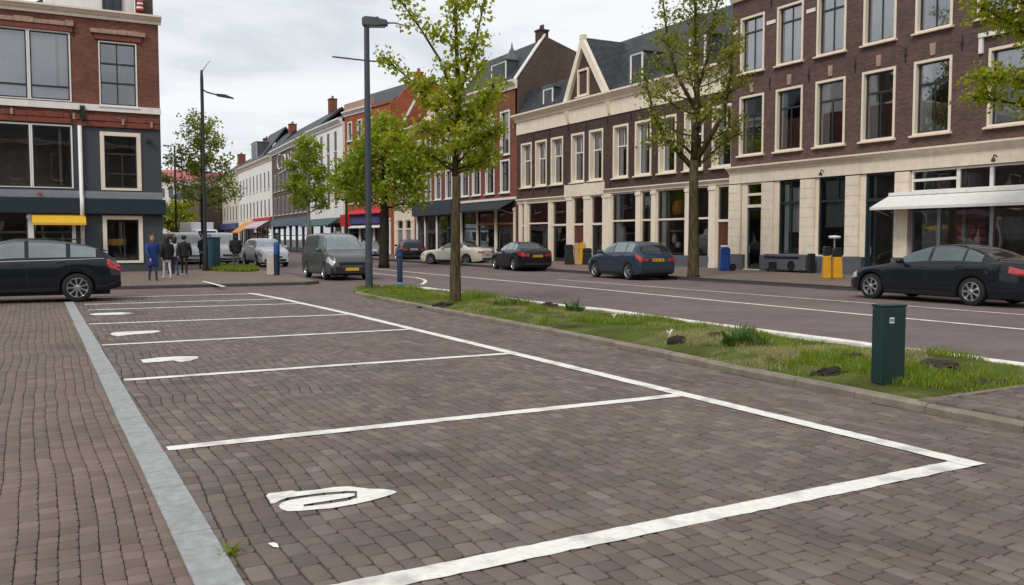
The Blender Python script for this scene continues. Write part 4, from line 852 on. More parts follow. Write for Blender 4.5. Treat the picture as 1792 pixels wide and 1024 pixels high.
# ------------------------------------------------------------------ trees
FWH=np.array([math.sin(YAW),math.cos(YAW),0.])
def auto_stems(rs,z0,z1,env,n,r,up=1.0,lean=0.,az0=0.):
    st=[]
    for i in range(n):
        t=(i+.3)/n; z=z0+(z1-z0)*t**.9*.88; az=az0+i*2.39996+rs.uniform(-.4,.4); ln=max(.25,env(min(z1,z+.3))*rs.uniform(.75,1.1)); rise=ln*rs.uniform(.5,1.1)*up
        p=[]
        for k in range(6):
            q=k/5; rr=ln*q**.9; p.append((rr*math.cos(az)+rs.uniform(-.05,.05)*ln*q,rr*math.sin(az)+rs.uniform(-.05,.05)*ln*q,z+rise*(q**1.35)))
        st.append((p,r*(1-.75*t)*.5,.22,1.0))
    return st
def tree(name,label,pos,stems,leaf_s,mat,bark,seed,twigs=14,twig_len=.5,leaves=7,spread=.16,group=None,trunk_pts=None,z_off=0.,cat='tree',len_pow=1.):
    rs=np.random.RandomState(seed); root=empty(name,(pos[0],pos[1],z_off),0,label,cat,group)
    toW=lambda p:np.array(_rt)*p[0]+FWH*p[1]+np.array([0,0,p[2]])
    tb=MB()
    if trunk_pts: tb.tube([toW(p[0]) for p in trunk_pts],[p[1] for p in trunk_pts],12)
    LC=[]
    for pts,r,lf,dens in stems:
        W_=[toW(p) for p in pts]; n=len(W_)
        tb.tube(W_,[max(.006,r*(1-i/(n-.3))**.85+.004) for i in range(n)],7)
        P=np.array(W_); seg=np.linalg.norm(np.diff(P,axis=0),axis=1); tot=seg.sum(); cum=np.concatenate([[0],np.cumsum(seg)])
        k=int(max(3,twigs*dens*tot**len_pow))
        for _ in range(k):
            t=lf+(1-lf)*rs.rand()**.8; d=t*tot; i=min(len(seg)-1,int(np.searchsorted(cum,d)-1)); i=max(0,i); b0=P[i]+(P[i+1]-P[i])*((d-cum[i])/max(seg[i],1e-6))
            dirv=(P[i+1]-P[i])/max(seg[i],1e-6); v=rs.normal(size=3); v[2]=v[2]*.6+.25; v=v/np.linalg.norm(v); v=v*.8+dirv*.55; v/=np.linalg.norm(v)
            tl=twig_len*rs.uniform(.4,1.2)*(1.05-.45*t); e1=b0+v*tl*.5; e2=b0+v*tl+np.array([0,0,-.08*tl])
            tb.tube([b0,e1,e2],[.009,.006,.003],4,cap=False)
            for q in range(leaves):
                f=rs.uniform(.25,1.08); LC.append(b0+(e2-b0)*f+rs.normal(size=3)*spread*np.array([1,1,.75]))
    tb.build('trunk',bark,root,smooth=True)
    C=np.array(LC); n=len(C)
    s=leaf_s*(.55+.8*rs.rand(n)); a=rs.normal(size=(n,3)); a[:,2]-=.25; a/=np.linalg.norm(a,axis=1)[:,None]
    u=rs.normal(size=(n,3)); u-=a*(u*a).sum(1)[:,None]; u/=np.linalg.norm(u,axis=1)[:,None]; w=np.cross(a,u)
    V=np.stack([C-a*s[:,None]*.5,C+u*s[:,None]*.42+w*s[:,None]*.12,C+a*s[:,None]*.62,C-u*s[:,None]*.42+w*s[:,None]*.12],1).reshape(-1,3)
    Fa=np.arange(n*4).reshape(-1,4); fast_mesh('crown',V,Fa,mat,root); return root
LF1=leafmat('spring_maple_leaf',(.25,.31,.014),(.46,.49,.05),.6)
LF2=leafmat('olive_leaf',(.18,.21,.018),(.34,.35,.05),.58)
LF3=leafmat('deep_green_leaf',(.17,.26,.014),(.38,.44,.03),.56)
LF4=leafmat('pale_green_leaf',(.21,.26,.04),(.40,.44,.10),.6)
def barkmat(name,c,sc=9):
    m,t,b=newmat(name); b.inputs['Roughness'].default_value=.9; b.inputs['Specular IOR Level'].default_value=.15
    tc=nn(t,'ShaderNodeTexCoord'); mp=nn(t,'ShaderNodeMapping'); mp.inputs['Scale'].default_value=(sc,sc,sc*.18); t.links.new(tc.outputs['Object'],mp.inputs[0])
    n=nn(t,'ShaderNodeTexNoise'); n.inputs['Scale'].default_value=2; n.inputs['Detail'].default_value=7; t.links.new(mp.outputs[0],n.inputs['Vector'])
    r=nn(t,'ShaderNodeValToRGB'); e=r.color_ramp.elements; e[0].position=.35; e[0].color=(c[0]*.5,c[1]*.5,c[2]*.5,1); e[1].position=.65; e[1].color=(c[0]*1.3,c[1]*1.3,c[2]*1.3,1)
    t.links.new(n.outputs['Fac'],r.inputs[0]); t.links.new(r.outputs[0],b.inputs['Base Color'])
    bp=nn(t,'ShaderNodeBump'); bp.inputs['Strength'].default_value=.8; bp.inputs['Distance'].default_value=.02; t.links.new(n.outputs['Fac'],bp.inputs['Height']); t.links.new(bp.outputs[0],b.inputs['Normal']); return m
BARK=barkmat('olive_bark',(.085,.066,.034)); BARKD=barkmat('dark_bark',(.035,.03,.022)); BARKP=barkmat('pale_bark',(.32,.29,.24))
rs=np.random.RandomState(4)
# slim maple on the strip
K1=69.7
def px1(L,x0=797,k=K1,dep=0.,y0=418,sp=.0): return [((x-x0)/k,dep*i/(max(1,len(L)-1)),1.6+(y0-y)/k) for i,(x,y) in enumerate(L)]
st=[(px1([(797,320),(803,200),(800,90),(797,-60)]),.075,.12,.7),
    (px1([(802,200),(815,150),(832,90),(852,0)],dep=.5),.04,.15,.55),
    (px1([(801,205),(775,135),(745,88),(712,44)],dep=-.4),.038,.2,.6),
    (px1([(798,262),(765,208),(722,160),(680,125)],dep=.3),.04,.3,.8),
    (px1([(798,315),(765,290),(735,278),(700,262)],dep=-.5),.03,.15,1.6),
    (px1([(800,300),(825,272),(845,255),(868,240)],dep=.4),.03,.15,1.5),
    (px1([(800,255),(825,228),(845,205),(862,175)],dep=-.4),.03,.15,1.4),
    (px1([(799,310),(815,300),(830,290),(850,285)],dep=1.2),.025,.1,1.5)]
st+=auto_stems(rs,3.0,5.6,lambda z:1.05-.25*max(0,z-4.2),14,.05,.5)
st+=auto_stems(rs,5.4,7.8,lambda z:.5,5,.03,.9)
tree('street_tree','slim young tree with bright leaves on the grass strip beside the grey lamp post',gnd(797,529,.1),st,.10,LF1,BARK,21,twigs=16,twig_len=.5,leaves=13,spread=.11,z_off=.06,
     trunk_pts=[((0,0,-.05),.175),((0,0,.12),.145),((.0,0,.8),.125),((.02,0,2.2),.105),((.05,.0,3.0),.09)])
# sparse tree on the right pavement
k2=42.
st=[(px1([(1212,300),(1216,200),(1213,110),(1210,-20)],1213,k2),.15,.35,1.0),
    (px1([(1212,310),(1165,255),(1150,215),(1135,150)],1213,k2,.9),.11,.25,1.1),
    (px1([(1214,300),(1255,225),(1265,160),(1262,90)],1213,k2,-.8),.11,.25,1.0),
    (px1([(1214,215),(1185,160),(1170,95),(1160,10)],1213,k2,.6),.08,.3,.8),
    (px1([(1214,190),(1235,120),(1240,60),(1258,0)],1213,k2,-.5),.07,.4,.6),
    (px1([(1213,310),(1240,285),(1268,262),(1290,250)],1213,k2,.3),.06,.2,1.4),
    (px1([(1213,290),(1190,270),(1160,262),(1135,268)],1213,k2,-.6),.06,.15,1.6)]
st+=auto_stems(rs,5.0,9.4,lambda z:1.9-.15*abs(z-6.5),15,.09,.55)
st+=auto_stems(rs,9.0,11.6,lambda z:1.1,7,.05,1.0)
tree('street_tree','taller thin crowned tree standing on the right pavement beside the blue grey hatchback',gnd(1213,485,.12),st,.115,LF2,BARK,22,twigs=12,twig_len=.8,leaves=8,spread=.17,z_off=.1,
     trunk_pts=[((0,0,-.05),.27),((0,0,.15),.225),((0,0,1.6),.20),((-.02,0,3.2),.18),((-.03,0,4.5),.17)])
# bushy tree behind the lamp
k3=32.
rs=np.random.RandomState(9)
st=auto_stems(rs,3.2,8.8,lambda z:max(.35,2.5*min(1,1.08-(z-4.0)/5.3)),30,.12,.3)
st+=[(px1([(672,330),(640,300),(618,290),(600,292)],672,k3),.06,.2,1.6),(px1([(672,330),(710,300),(745,285),(770,290)],672,k3),.06,.2,1.6)]
tree('street_tree','broad dense leafy tree behind the grey lamp post',gnd(672,469),st,.18,LF3,BARKD,23,twigs=9,twig_len=1.0,leaves=16,spread=.27,
     trunk_pts=[((0,0,-.05),.34),((0,0,.3),.28),((.05,0,2.4),.25),((.05,0,5.5),.14),((0,0,8.2),.04)])
# small tree left of it
rs=np.random.RandomState(10); p=gnd(607,452); 
st=auto_stems(rs,4.5,7.0,lambda z:1.35-.2*abs(z-5.4),12,.08,.25)
tree('street_tree','small round headed tree left of the lamp post in front of the white house',p,st,.19,LF1,BARKD,24,twigs=9,twig_len=.7,leaves=13,spread=.22,trunk_pts=[((0,0,0),.16),((0,0,2.),.14),((0,0,5.5),.05)])
# columnar tree
rs=np.random.RandomState(11)
st=auto_stems(rs,3.2,8.6,lambda z:max(.25,1.55*(1-((z-3.2)/6.2))**.75),26,.08,.8)
tree('street_tree','narrow pointed tree with a pale trunk behind the grey van',gnd(541,461),st,.15,LF3,BARKP,25,twigs=13,twig_len=.7,leaves=15,spread=.17,trunk_pts=[((0,0,0),.14),((0,0,2.6),.12),((0,0,8.4),.03)])
# tree behind the black pole
rs=np.random.RandomState(12)
st=auto_stems(rs,3.3,9.4,lambda z:max(.35,2.2-.36*max(0,z-4.6)),24,.09,.5)
tree('street_tree','loose pale green tree behind the black lamp pole at the street corner',gnd(357,465),st,.15,LF4,BARK,26,twigs=11,twig_len=.8,leaves=12,spread=.22,trunk_pts=[((0,0,0),.15),((0,0,2.6),.13),((0,0,8.4),.04)],z_off=.1)
rs=np.random.RandomState(13); p=at_depth(311,98)
st=auto_stems(rs,2.0,5.8,lambda z:1.7-.2*abs(z-3.6),16,.08,.35)
tree('street_tree','small low round tree above the group of walkers',p,st,.3,LF1,BARKD,27,twigs=8,twig_len=.8,leaves=11,spread=.26,trunk_pts=[((0,0,-.1),.2),((0,0,1.6),.15),((0,0,4.5),.05)])
# tree whose branches reach in at the top right
rs=np.random.RandomState(14); kz=61.; x0=1880
st=[(px1([(1880,230),(1830,170),(1760,150),(1690,150)],x0,kz,-.3),.06,.25,1.5),(px1([(1880,200),(1830,120),(1770,60),(1700,20)],x0,kz,.2),.06,.2,1.5),
    (px1([(1880,190),(1820,90),(1760,20),(1690,-30)],x0,kz,-.5),.06,.2,1.7),(px1([(1880,240),(1820,200),(1760,185),(1710,175)],x0,kz,.5),.05,.3,1.2),(px1([(1880,150),(1840,70),(1800,0),(1720,-60)],x0,kz,.2),.05,.2,1.5)]
st+=auto_stems(rs,5.2,9.5,lambda z:2.2-.2*abs(z-6.8),16,.08,.5,az0=.3)
tree('street_tree','tree whose leafy branches reach in at the top right corner before the brick house',gnd(x0,508.5,.12),st,.12,LF1,BARK,28,twigs=13,twig_len=.7,leaves=11,spread=.16,z_off=.1,trunk_pts=[((0,0,-.05),.24),((0,0,.3),.2),((0,0,4.5),.16),((0,0,9.5),.05)])
# ------------------------------------------------------------------ street furniture
POLE=pm('grey_pole_paint',(.055,.066,.082),.45,var=.1,metal=.2)
p=gnd(646,506,.08); lz=.06
lr=empty('street_lamp',(p[0],p[1],lz),-YAW,'tall slate grey lamp post with a flat head at the end of the grass strip','street lamp')
m=MB(); m.lathe([(.115,-.05),(.115,.9),(.105,1.0),(.095,2.2),(.09,5.0),(.08,7.7),(.075,7.95)],n=16); m.build('pole',POLE,lr,smooth=True,auto=30)
m=MB(); m.box(-.05,.05,-.118,-.095,.35,.85); m.build('access_door',POLE,lr,bevel=.006)
m=MB(); m.prism([(x,z-.5) for x,z in [(-.12,8.36),(.30,8.34),(.62,8.37),(.62,8.52),(.40,8.56),(.36,8.62),(.28,8.6),(-.02,8.63),(-.12,8.58)]],-.14,.14); h=m.build('lamp_head',pm('lamp_head_grey',(.06,.07,.075),.5,var=.1),lr,bevel=.02)
m=MB(); m.box(.0,.55,-.1,.1,7.825,7.838); m.build('lens',pm('lamp_lens',(.4,.42,.4),.2),h)
m=MB(); m.tube([(.62,0,7.95),(.85,0,7.95),(1.1,0,7.88),(1.4,0,7.86)],[.03,.025,.02,.02],8); m.build('side_arm',pm('olive_arm',(.2,.2,.14),.6),lr)
m=MB(); m.tube([(-1.05,.1,6.98),(0,.1,6.86),(.5,.1,6.82)],.022,6); m.build('cross_bar',IRON,lr)
p=gnd(360,474,.1); d=45.
l2=empty('street_lamp',(p[0],p[1],.1),-YAW,'thin black lamp pole with a short curved arm beside the loose pale tree','street lamp')
m=MB(); m.lathe([(.13,-.02),(.12,1.2),(.09,1.3),(.075,8.9),(.05,9.3)],n=12); m.build('pole',BLACK,l2,smooth=True,auto=30)
m=MB(); m.tube([(0,0,8.45),(.2,0,8.3),(.75,0,8.15)],.035,6); a=m.build('arm',BLACK,l2); m=MB(); m.tube([(0,0,9.2),(.25,0,9.55),(.42,0,9.75)],[.02,.012,.008],5); m.build('antenna',BLACK,l2)
m=MB(); m.prism([(.7,8.1),(1.45,7.98),(1.45,8.04),(1.1,8.18),(.7,8.22)],-.1,.1); m.build('lamp_head',BLACK,a,bevel=.01)
p=at_depth(309,75)
l3=empty('street_lamp',(p[0],p[1],0),-YAW,'distant lamp with two tiers of arms above the small low tree','street lamp')
m=MB(); m.lathe([(.11,0),(.09,1.2),(.08,8),(.06,9.4)],n=10); m.build('pole',IRON,l3)
for z,xs in ((9.3,(-.95,)),(8.7,(.6,)),(6.6,(-1.15,.5))):
    for x in xs:
        m=MB(); m.tube([(0,0,z),(x*.4,0,z+.14),(x*.75,0,z+.1)],.03,5); a=m.build('arm',IRON,l3); m=MB(); m.prism([(x*.72,z+.02),(x,z+.1),(x,z+.17),(x*.72,z+.15)],-.09,.09); m.build('lamp_head',IRON,a)
# green post in the strip
GREENP=pm('dark_green_post_paint',(.010,.036,.034),.42,var=.1,stain=.06)
gp=empty('cabinet_post',(*gnd(1553,668,.1),.06),-R(12),'dark green rectangular metal post with a small white sticker in the grass','post')
m=MB(); m.box(-.145,.145,-.085,.085,0.02,.83); m.build('body',GREENP,gp,bevel=.012); m=MB(); m.box(-.152,.152,-.092,.092,.831,.86); m.build('cap',GREENP,gp,bevel=.008)
m=MB(); m.box(-.165,.165,-.1,.1,-.06,.019); m.build('foot',pm('rusty_foot',(.09,.06,.045),.9,var=.4,scale=15),gp)
m=MB(); m.box(-.062,-.004,-.088,-.0855,.665,.725); s_=m.build('sticker',OFFW,gp); m=MB()
for x0,x1,z0,z1 in ((-.055,-.048,.68,.712),(-.046,-.036,.704,.711),(-.046,-.036,.692,.698),(-.046,-.036,.68,.686),(-.036,-.031,.684,.708),(-.024,-.018,.68,.712),(-.017,-.009,.693,.699),(-.012,-.007,.68,.69),(-.012,-.007,.702,.712)): m.box(x0,x1,-.0895,-.0881,z0,z1)
m.build('sticker_lettering',BLACK,s_)
# bollards
BLUEB=pm('blue_bollard_paint',(.012,.06,.26),.4,var=.12); DBLUE=pm('navy_bollard_paint',(.008,.024,.065),.4,var=.12); LBLUE=pm('light_blue_sleeve',(.12,.25,.5),.5,var=.15)
b_=empty('bollard',(*gnd(700,509),.02),0,'dark navy bollard with a pale blue foot on the tip of the grass strip','bollard','blue bollards')
m=MB(); m.lathe([(.0,1.3),(.07,1.27),(.085,1.2),(.085,1.02),(.078,1.0),(.085,.98),(.085,.22)],n=16); m.build('shaft',DBLUE,b_,smooth=True,auto=40)
m=MB(); m.lathe([(.088,1.04),(.088,1.16)],n=16); m.build('collar',BLUEB,b_); m=MB(); m.lathe([(.11,-.03),(.11,.2),(.09,.24)],n=16); m.build('foot',LBLUE,b_)
b2=empty('bollard',(*gnd(485,481.5,.1),.1),0,'blue topped bollard on the far pavement corner left of the grey van','bollard','blue bollards')
m=MB(); m.lathe([(.11,0),(.11,.86)],n=16); m.build('shaft',DBLUE,b2,smooth=True,auto=40); m=MB(); m.lathe([(.125,.86),(.125,1.32),(.1,1.37),(.02,1.38)],n=16); m.build('top',BLUEB,b2,smooth=True,auto=40)
b3=empty('stone_block',(*gnd(475,481.5,.1),.1),-YAW,'low beige concrete post beside the blue topped bollard','post'); m=MB(); m.box(-.16,.14,-.12,.12,0,.88); m.build('block',pm('beige_concrete',(.5,.44,.38),.85,var=.12,bump=.2),b3,bevel=.03)
c=empty('utility_cabinet',(*gnd(374,473,.1),.1),-YAW,'dark teal utility cabinet beside the black lamp pole','cabinet')
m=MB(); m.box(-.27,.27,-.2,.2,.08,1.52); m.build('body',pm('teal_cabinet_paint',(.012,.055,.075),.45,var=.1),c,bevel=.015); m=MB(); m.box(-.3,.3,-.23,.23,1.521,1.58); m.build('lid',MATS['teal_cabinet_paint'],c,bevel=.01); m=MB(); m.box(-.25,.25,-.18,.18,0,.079); m.build('base',KERBM,c); m=MB(); m.box(-.24,.24,-.206,-.201,.15,1.45); m.build('door',MATS['teal_cabinet_paint'],c)
# yellow bins etc.
YELB=pm('yellow_plastic',(.68,.33,.015),.45,var=.08)
def bin_(loc,w,h,label,topm=BLACK,body=YELB,name='waste_bin',group='yellow waste bins by the big house'):
    e=empty(name,(*loc,.12),-YAW,label,'bin',group); b=MB(); k=8
    m=MB(); m.add([(-w*.5,-w*.45,0),(w*.5,-w*.45,0),(w*.5,w*.45,0),(-w*.5,w*.45,0),(-w*.42,-w*.38,h*.7),(w*.42,-w*.38,h*.7),(w*.42,w*.38,h*.7),(-w*.42,w*.38,h*.7)],[(0,3,2,1),(4,5,6,7),(0,1,5,4),(1,2,6,5),(2,3,7,6),(3,0,4,7)]); m.build('body',body,e,bevel=.03)
    m=MB(); m.box(-w*.44,w*.44,-w*.4,w*.4,h*.705,h*.93); m.prism([(-w*.44,h*.931),(w*.44,h*.931),(w*.3,h),(-w*.3,h)],-w*.4,w*.4); m.build('lid',topm,e,bevel=.02); return e
bin_(gnd(1446,487,.12),.30,1.2,'slimmer left one of two yellow bins with black tops against the grey plinth'); bin_(gnd(1464,487,.12),.36,1.15,'wider right one of two yellow bins with black tops beside the dark sedan',)
bin_(gnd(1033-6,463,.12),.6,.95,'dark bin with a flat lid at the right of the bins outside the shop',BLACK,BLACK,group='bins outside the low brick house')
bin_(gnd(1019,463,.12),.42,1.25,'tall yellow bin among the dark bins outside the low brick house',YELB,YELB,group='bins outside the low brick house'); bin_(gnd(1009,463,.12),.3,1.25,'narrow tan bin left of the tall yellow bin',pm('tan_plastic',(.5,.32,.14),.6,var=.1),MATS['tan_plastic'],group='bins outside the low brick house'); bin_(gnd(996,463,.12),.55,1.15,'black bin at the left end of the row of bins outside the low brick house',BLACK,BLACK,group='bins outside the low brick house')
e=bin_(gnd(1268,474,.12),.5,1.08,'bright blue wheeled bin with papers on top beside the brown door',BLUEB,BLUEB,'wheeled_bin',None)
m=MB(); 
for i in range(4): m.lathe([(.02,1.06),(.09,1.12),(.05,1.18)],(-.12+.08*i,.03*(i%2),0),6)
m.build('paper',OFFW,e); m=MB(); m.lathe([(.17,-.04),(.17,.04)],(.32,-.2,.17),14,axis='y'); m.build('wheel',BLACK,e)
gbx=empty('grey_box',(29.45,28.75,.12),-R(90),'long low grey steel container with dark openings against the plinth','container')
m=MB(); m.box(-1.6,.9,-.2,.2,.08,.80); m.build('body',pm('grey_steel_paint',(.10,.11,.122),.5,var=.15),gbx,bevel=.04); m=MB(); m.box(-1.5,.55,-.235,-.202,.62,.7); m.build('handle_rail',BLACK,gbx); m=MB(); m.box(-1.25,-.75,-.21,-.202,.12,.44); m.build('opening',BLACK,gbx); m=MB(); m.lathe([(.22,-.012),(.22,0)],(.1,-.202,.3),18,axis='y'); m.build('opening',BLACK,gbx)
m=MB(); m.box(1.05,1.2,-.2,.1,0.,.85); m.build('side_post',IRON,gbx)
for x in (-1.3,.7): m=MB(); m.lathe([(.07,-.04),(.07,.04)],(x,-.2,.07),12,axis='y'); m.build('caster',BLACK,gbx)
ct=empty('cafe_table',(29.35,26.35,.12),0,'small round white cafe table behind the yellow bins','table'); m=MB(); m.lathe([(.03,1.50),(.22,1.5),(.25,1.56),(.22,1.6),(.02,1.62)],n=24); m.build('table_top',OFFW,ct,smooth=True,auto=30); m=MB(); m.tube([(0,0,.02),(0,0,1.58)],.03,8); m.lathe([(.25,0),(.25,.03),(.05,.05)],n=16); m.build('leg',STEEL,ct)
# ------------------------------------------------------------------ vehicles
def paintmat(name,col,metal=.0,rough=.4):
    return pm(name,tuple(c*.8 for c in col) if max(col)<.1 else col,rough,metal,var=.05,scale=2,coat=.62,spec=.12)
NAVYP=paintmat('midnight_blue_car_paint',(.009,.013,.018)); BLACKP=paintmat('black_car_paint',(.007,.009,.013)); BLUEGREY=paintmat('blue_grey_car_paint',(.032,.052,.08)); INK=paintmat('dark_slate_car_paint',(.009,.013,.017)); CREAMP=paintmat('ivory_car_paint',(.74,.70,.60),.0); SILVER=paintmat('silver_car_paint',(.42,.45,.47),.6); WHITEC=paintmat('white_car_paint',(.86,.89,.90),.0); VANG=paintmat('grey_van_paint',(.09,.10,.10),.2)
def cglass(name,c): return pm(name,c,.04,0,var=.25,scale=1.2,spec=.6,coat=.0)
CG=cglass('car_window_glass',(.09,.115,.118)); CGL=cglass('sky_pale_car_window_glass',(.20,.24,.245)); CGW=cglass('pale_van_window_glass',(.56,.62,.64)); CGD=cglass('black_car_window_glass',(.010,.013,.015))  # pale tones put mirrored sky and see-through light into the glass colour
TYRE=pm('tyre_rubber',(.014,.014,.015),.85,var=.2); RIM=pm('alloy_rim',(.55,.56,.58),.25,.9,var=.1); TRIMB=pm('black_trim_plastic',(.012,.013,.014),.6,var=.1)
HL=pm('headlight_lens',(.55,.6,.63),.06,.3,var=.25,scale=14,coat=1); TL=pm('tail_light_lens',(.42,.012,.012),.15,0,var=.3,scale=14,coat=1); PLY=pm('yellow_number_plate',(.72,.40,.02),.5,var=.05); PLW=pm('pale_number_plate',(.5,.52,.55),.5,var=.05); CHR=pm('chrome_trim',(.6,.62,.64),.15,.95,var=.05)
def pch(P):
    P=np.array(P,float); x,y=P[:,0],P[:,1]; h=np.diff(x); d=np.diff(y)/h; m=np.zeros(len(x))
    for i in range(1,len(x)-1):
        if d[i-1]*d[i]>0: w1=2*h[i]+h[i-1]; w2=h[i]+2*h[i-1]; m[i]=(w1+w2)/(w1/d[i-1]+w2/d[i])
    m[0]=d[0]; m[-1]=d[-1]
    def f(t):
        t=min(max(t,x[0]),x[-1]); i=min(len(h)-1,max(0,int(np.searchsorted(x,t)-1))); s=(t-x[i])/h[i]
        return float(y[i]*(1+2*s)*(1-s)**2+h[i]*m[i]*s*(1-s)**2+y[i+1]*s*s*(3-2*s)+h[i]*m[i+1]*s*s*(s-1))
    return f
class Car:
    def __init__(c,L,W,wb,fo,wr,top,belt,cowl,rf,rr,tail,sill=.2,nose=.78,tl=.84,inset=.2,sill_end=.28,ntap=.55,ttap=.5):
        c.L,c.W,c.wb,c.fo,c.wr=L,W,wb,fo,wr; c.top=pch(top); c.belt=pch(belt); c.cowl,c.rf,c.rr,c.tail=cowl,rf,rr,tail
        c.wx=(fo,fo+wb); c.sill=sill; c.inset=inset; c.se=sill_end
        hw=W/2; c.wid=lambda x:hw*min(1-(1-nose)*max(0,1-x/ntap)**2.2,1-(1-tl)*max(0,1-(L-x)/ttap)**2.2)
        c.xs=sorted({round(v,4) for v in list(np.linspace(0,L,46))+[.02,.05,.1,.16,L-.02,L-.05,L-.1,L-.16,cowl,rf,rr,tail]+[w+a for w in c.wx for a in np.linspace(-wr-.09,wr+.09,15)]})
    def sec(c,x):
        L=c.L; w=c.wid(x); zb=c.sill+(c.se-c.sill)*max(max(0,1-x/.5),max(0,1-(L-x)/.5))**1.5
        Ra=c.wr+.045
        for q in c.wx:
            d=abs(x-q)
            if d<Ra: zb=max(zb,c.wr+math.sqrt(Ra*Ra-d*d)*.98)
        zs=c.belt(x); zt=max(c.top(x),zs+.012); k=min(1,(zt-zs)/.42); h=zs-zb
        yb=w-.085; yr=yb-c.inset*k-.02; g=zt-zs
        pts=[(w-.045,zb),(w-.012,zb+h*.18),(w,zb+h*.42),(w-.008,zb+h*.66),(w-.022,zb+h*.84),(w-.055,zs-.012*1),
             (yb+(yr-yb)*.03,zs+g*.04),(yb+(yr-yb)*.45,zs+g*.46),(yb+(yr-yb)*.88,zs+g*(.86-.0*k)),(yr-.06*k-.02,zs+g*.95),(yr*.66,zs+g*.988),(yr*.33,zs+g*.998),(0,zt)]
        return pts
    def pt(c,x,s,side=1,off=0.):
        p=c.sec(x); i=min(len(p)-2,int(s)); f=s-i
        y=p[i][0]+(p[i+1][0]-p[i][0])*f; z=p[i][1]+(p[i+1][1]-p[i][1])*f
        v=Vector((c.L/2-x,y*side,z))
        if off:
            e=.02; a=c.pt(min(c.L,x+e),s,side)-c.pt(max(0,x-e),s,side); s2=min(12,s+.05); s1=max(0,s-.05); b=c.pt(x,s2,side)-c.pt(x,s1,side); n=a.cross(b)
            if n.length>1e-9:
                n.normalize()
                if n.y*side<0 or (abs(n.y)<.05 and n.z<0): n=-n
                if s>9 and n.z<0: n=-n
                v=v+n*off
        return v
    def patch(c,b,xa,xb,s0,s1,nx=8,ns=5,off=.004,sides=(1,-1),mi=0):
        fa=xa if callable(xa) else (lambda t:xa); fb=xb if callable(xb) else (lambda t:xb)
        for sd in sides:
            vs=[];
            for j in range(ns+1):
                t=j/ns
                for i in range(nx+1): vs.append(c.pt(fa(t)+(fb(t)-fa(t))*i/nx,s0+(s1-s0)*t,sd,off))
            fs=[(j*(nx+1)+i,j*(nx+1)+i+1,(j+1)*(nx+1)+i+1,(j+1)*(nx+1)+i) for j in range(ns) for i in range(nx)]
            if sd<0: fs=[f[::-1] for f in fs]
            b.add(vs,fs,mi)
def wheel_mesh(r,w,style):
    t=MB(); t.lathe([(r*.66,-w/2),(r*.90,-w/2),(r*.975,-w*.42),(r,-w*.25),(r,w*.25),(r*.975,w*.42),(r*.90,w/2),(r*.66,w/2)],n=32,axis='y',cap=False)
    m=MB(); y=w/2
    m.lathe([(r*.69,y-.03),(r*.69,y+.006),(r*.65,y+.008),(r*.62,y-.008),(r*.60,y-.05)],n=32,axis='y',cap=False)
    ns,sw=(5,.17) if style==0 else ((9,.085) if style==1 else (7,.11))
    for i in range(ns):
        a=2*PI*i/ns
        for rr,ww in ((0,1),):
            c_,s_=math.cos(a),math.sin(a); P=[]
            for rad,wd,yy in ((r*.1,sw*.9,y-.005),(r*.36,sw*.62,y-.0),(r*.63,sw*1.05,y-.012)):
                for sgn in (-1,1):
                    P.append((rad*c_-sgn*wd*r*.9*s_,yy,rad*s_+sgn*wd*r*.9*c_))
            Q=[(p[0],p[1]-.03,p[2]) for p in P]
            m.add(P+Q,[(0,1,3,2),(2,3,5,4),(0,2,8,6),(2,4,10,8),(1,7,9,3),(3,9,11,5)])
    m.lathe([(r*.17,y-.03),(r*.17,y+.004),(r*.1,y+.012)],n=16,axis='y')
    d=MB(); d.lathe([(r*.64,y-.06),(r*.1,y-.062)],n=24,axis='y')
    me=[]
    for b,n,mt in ((t,'tyre',TYRE),(m,'rim',RIM),(d,'brake_disc',TRIMB)):
        x=b.mesh(n); x.materials.append(mt); x.polygons.foreach_set('use_smooth',[True]*len(x.polygons)); x.set_sharp_from_angle(angle=R(35)); me.append(x)
    return me
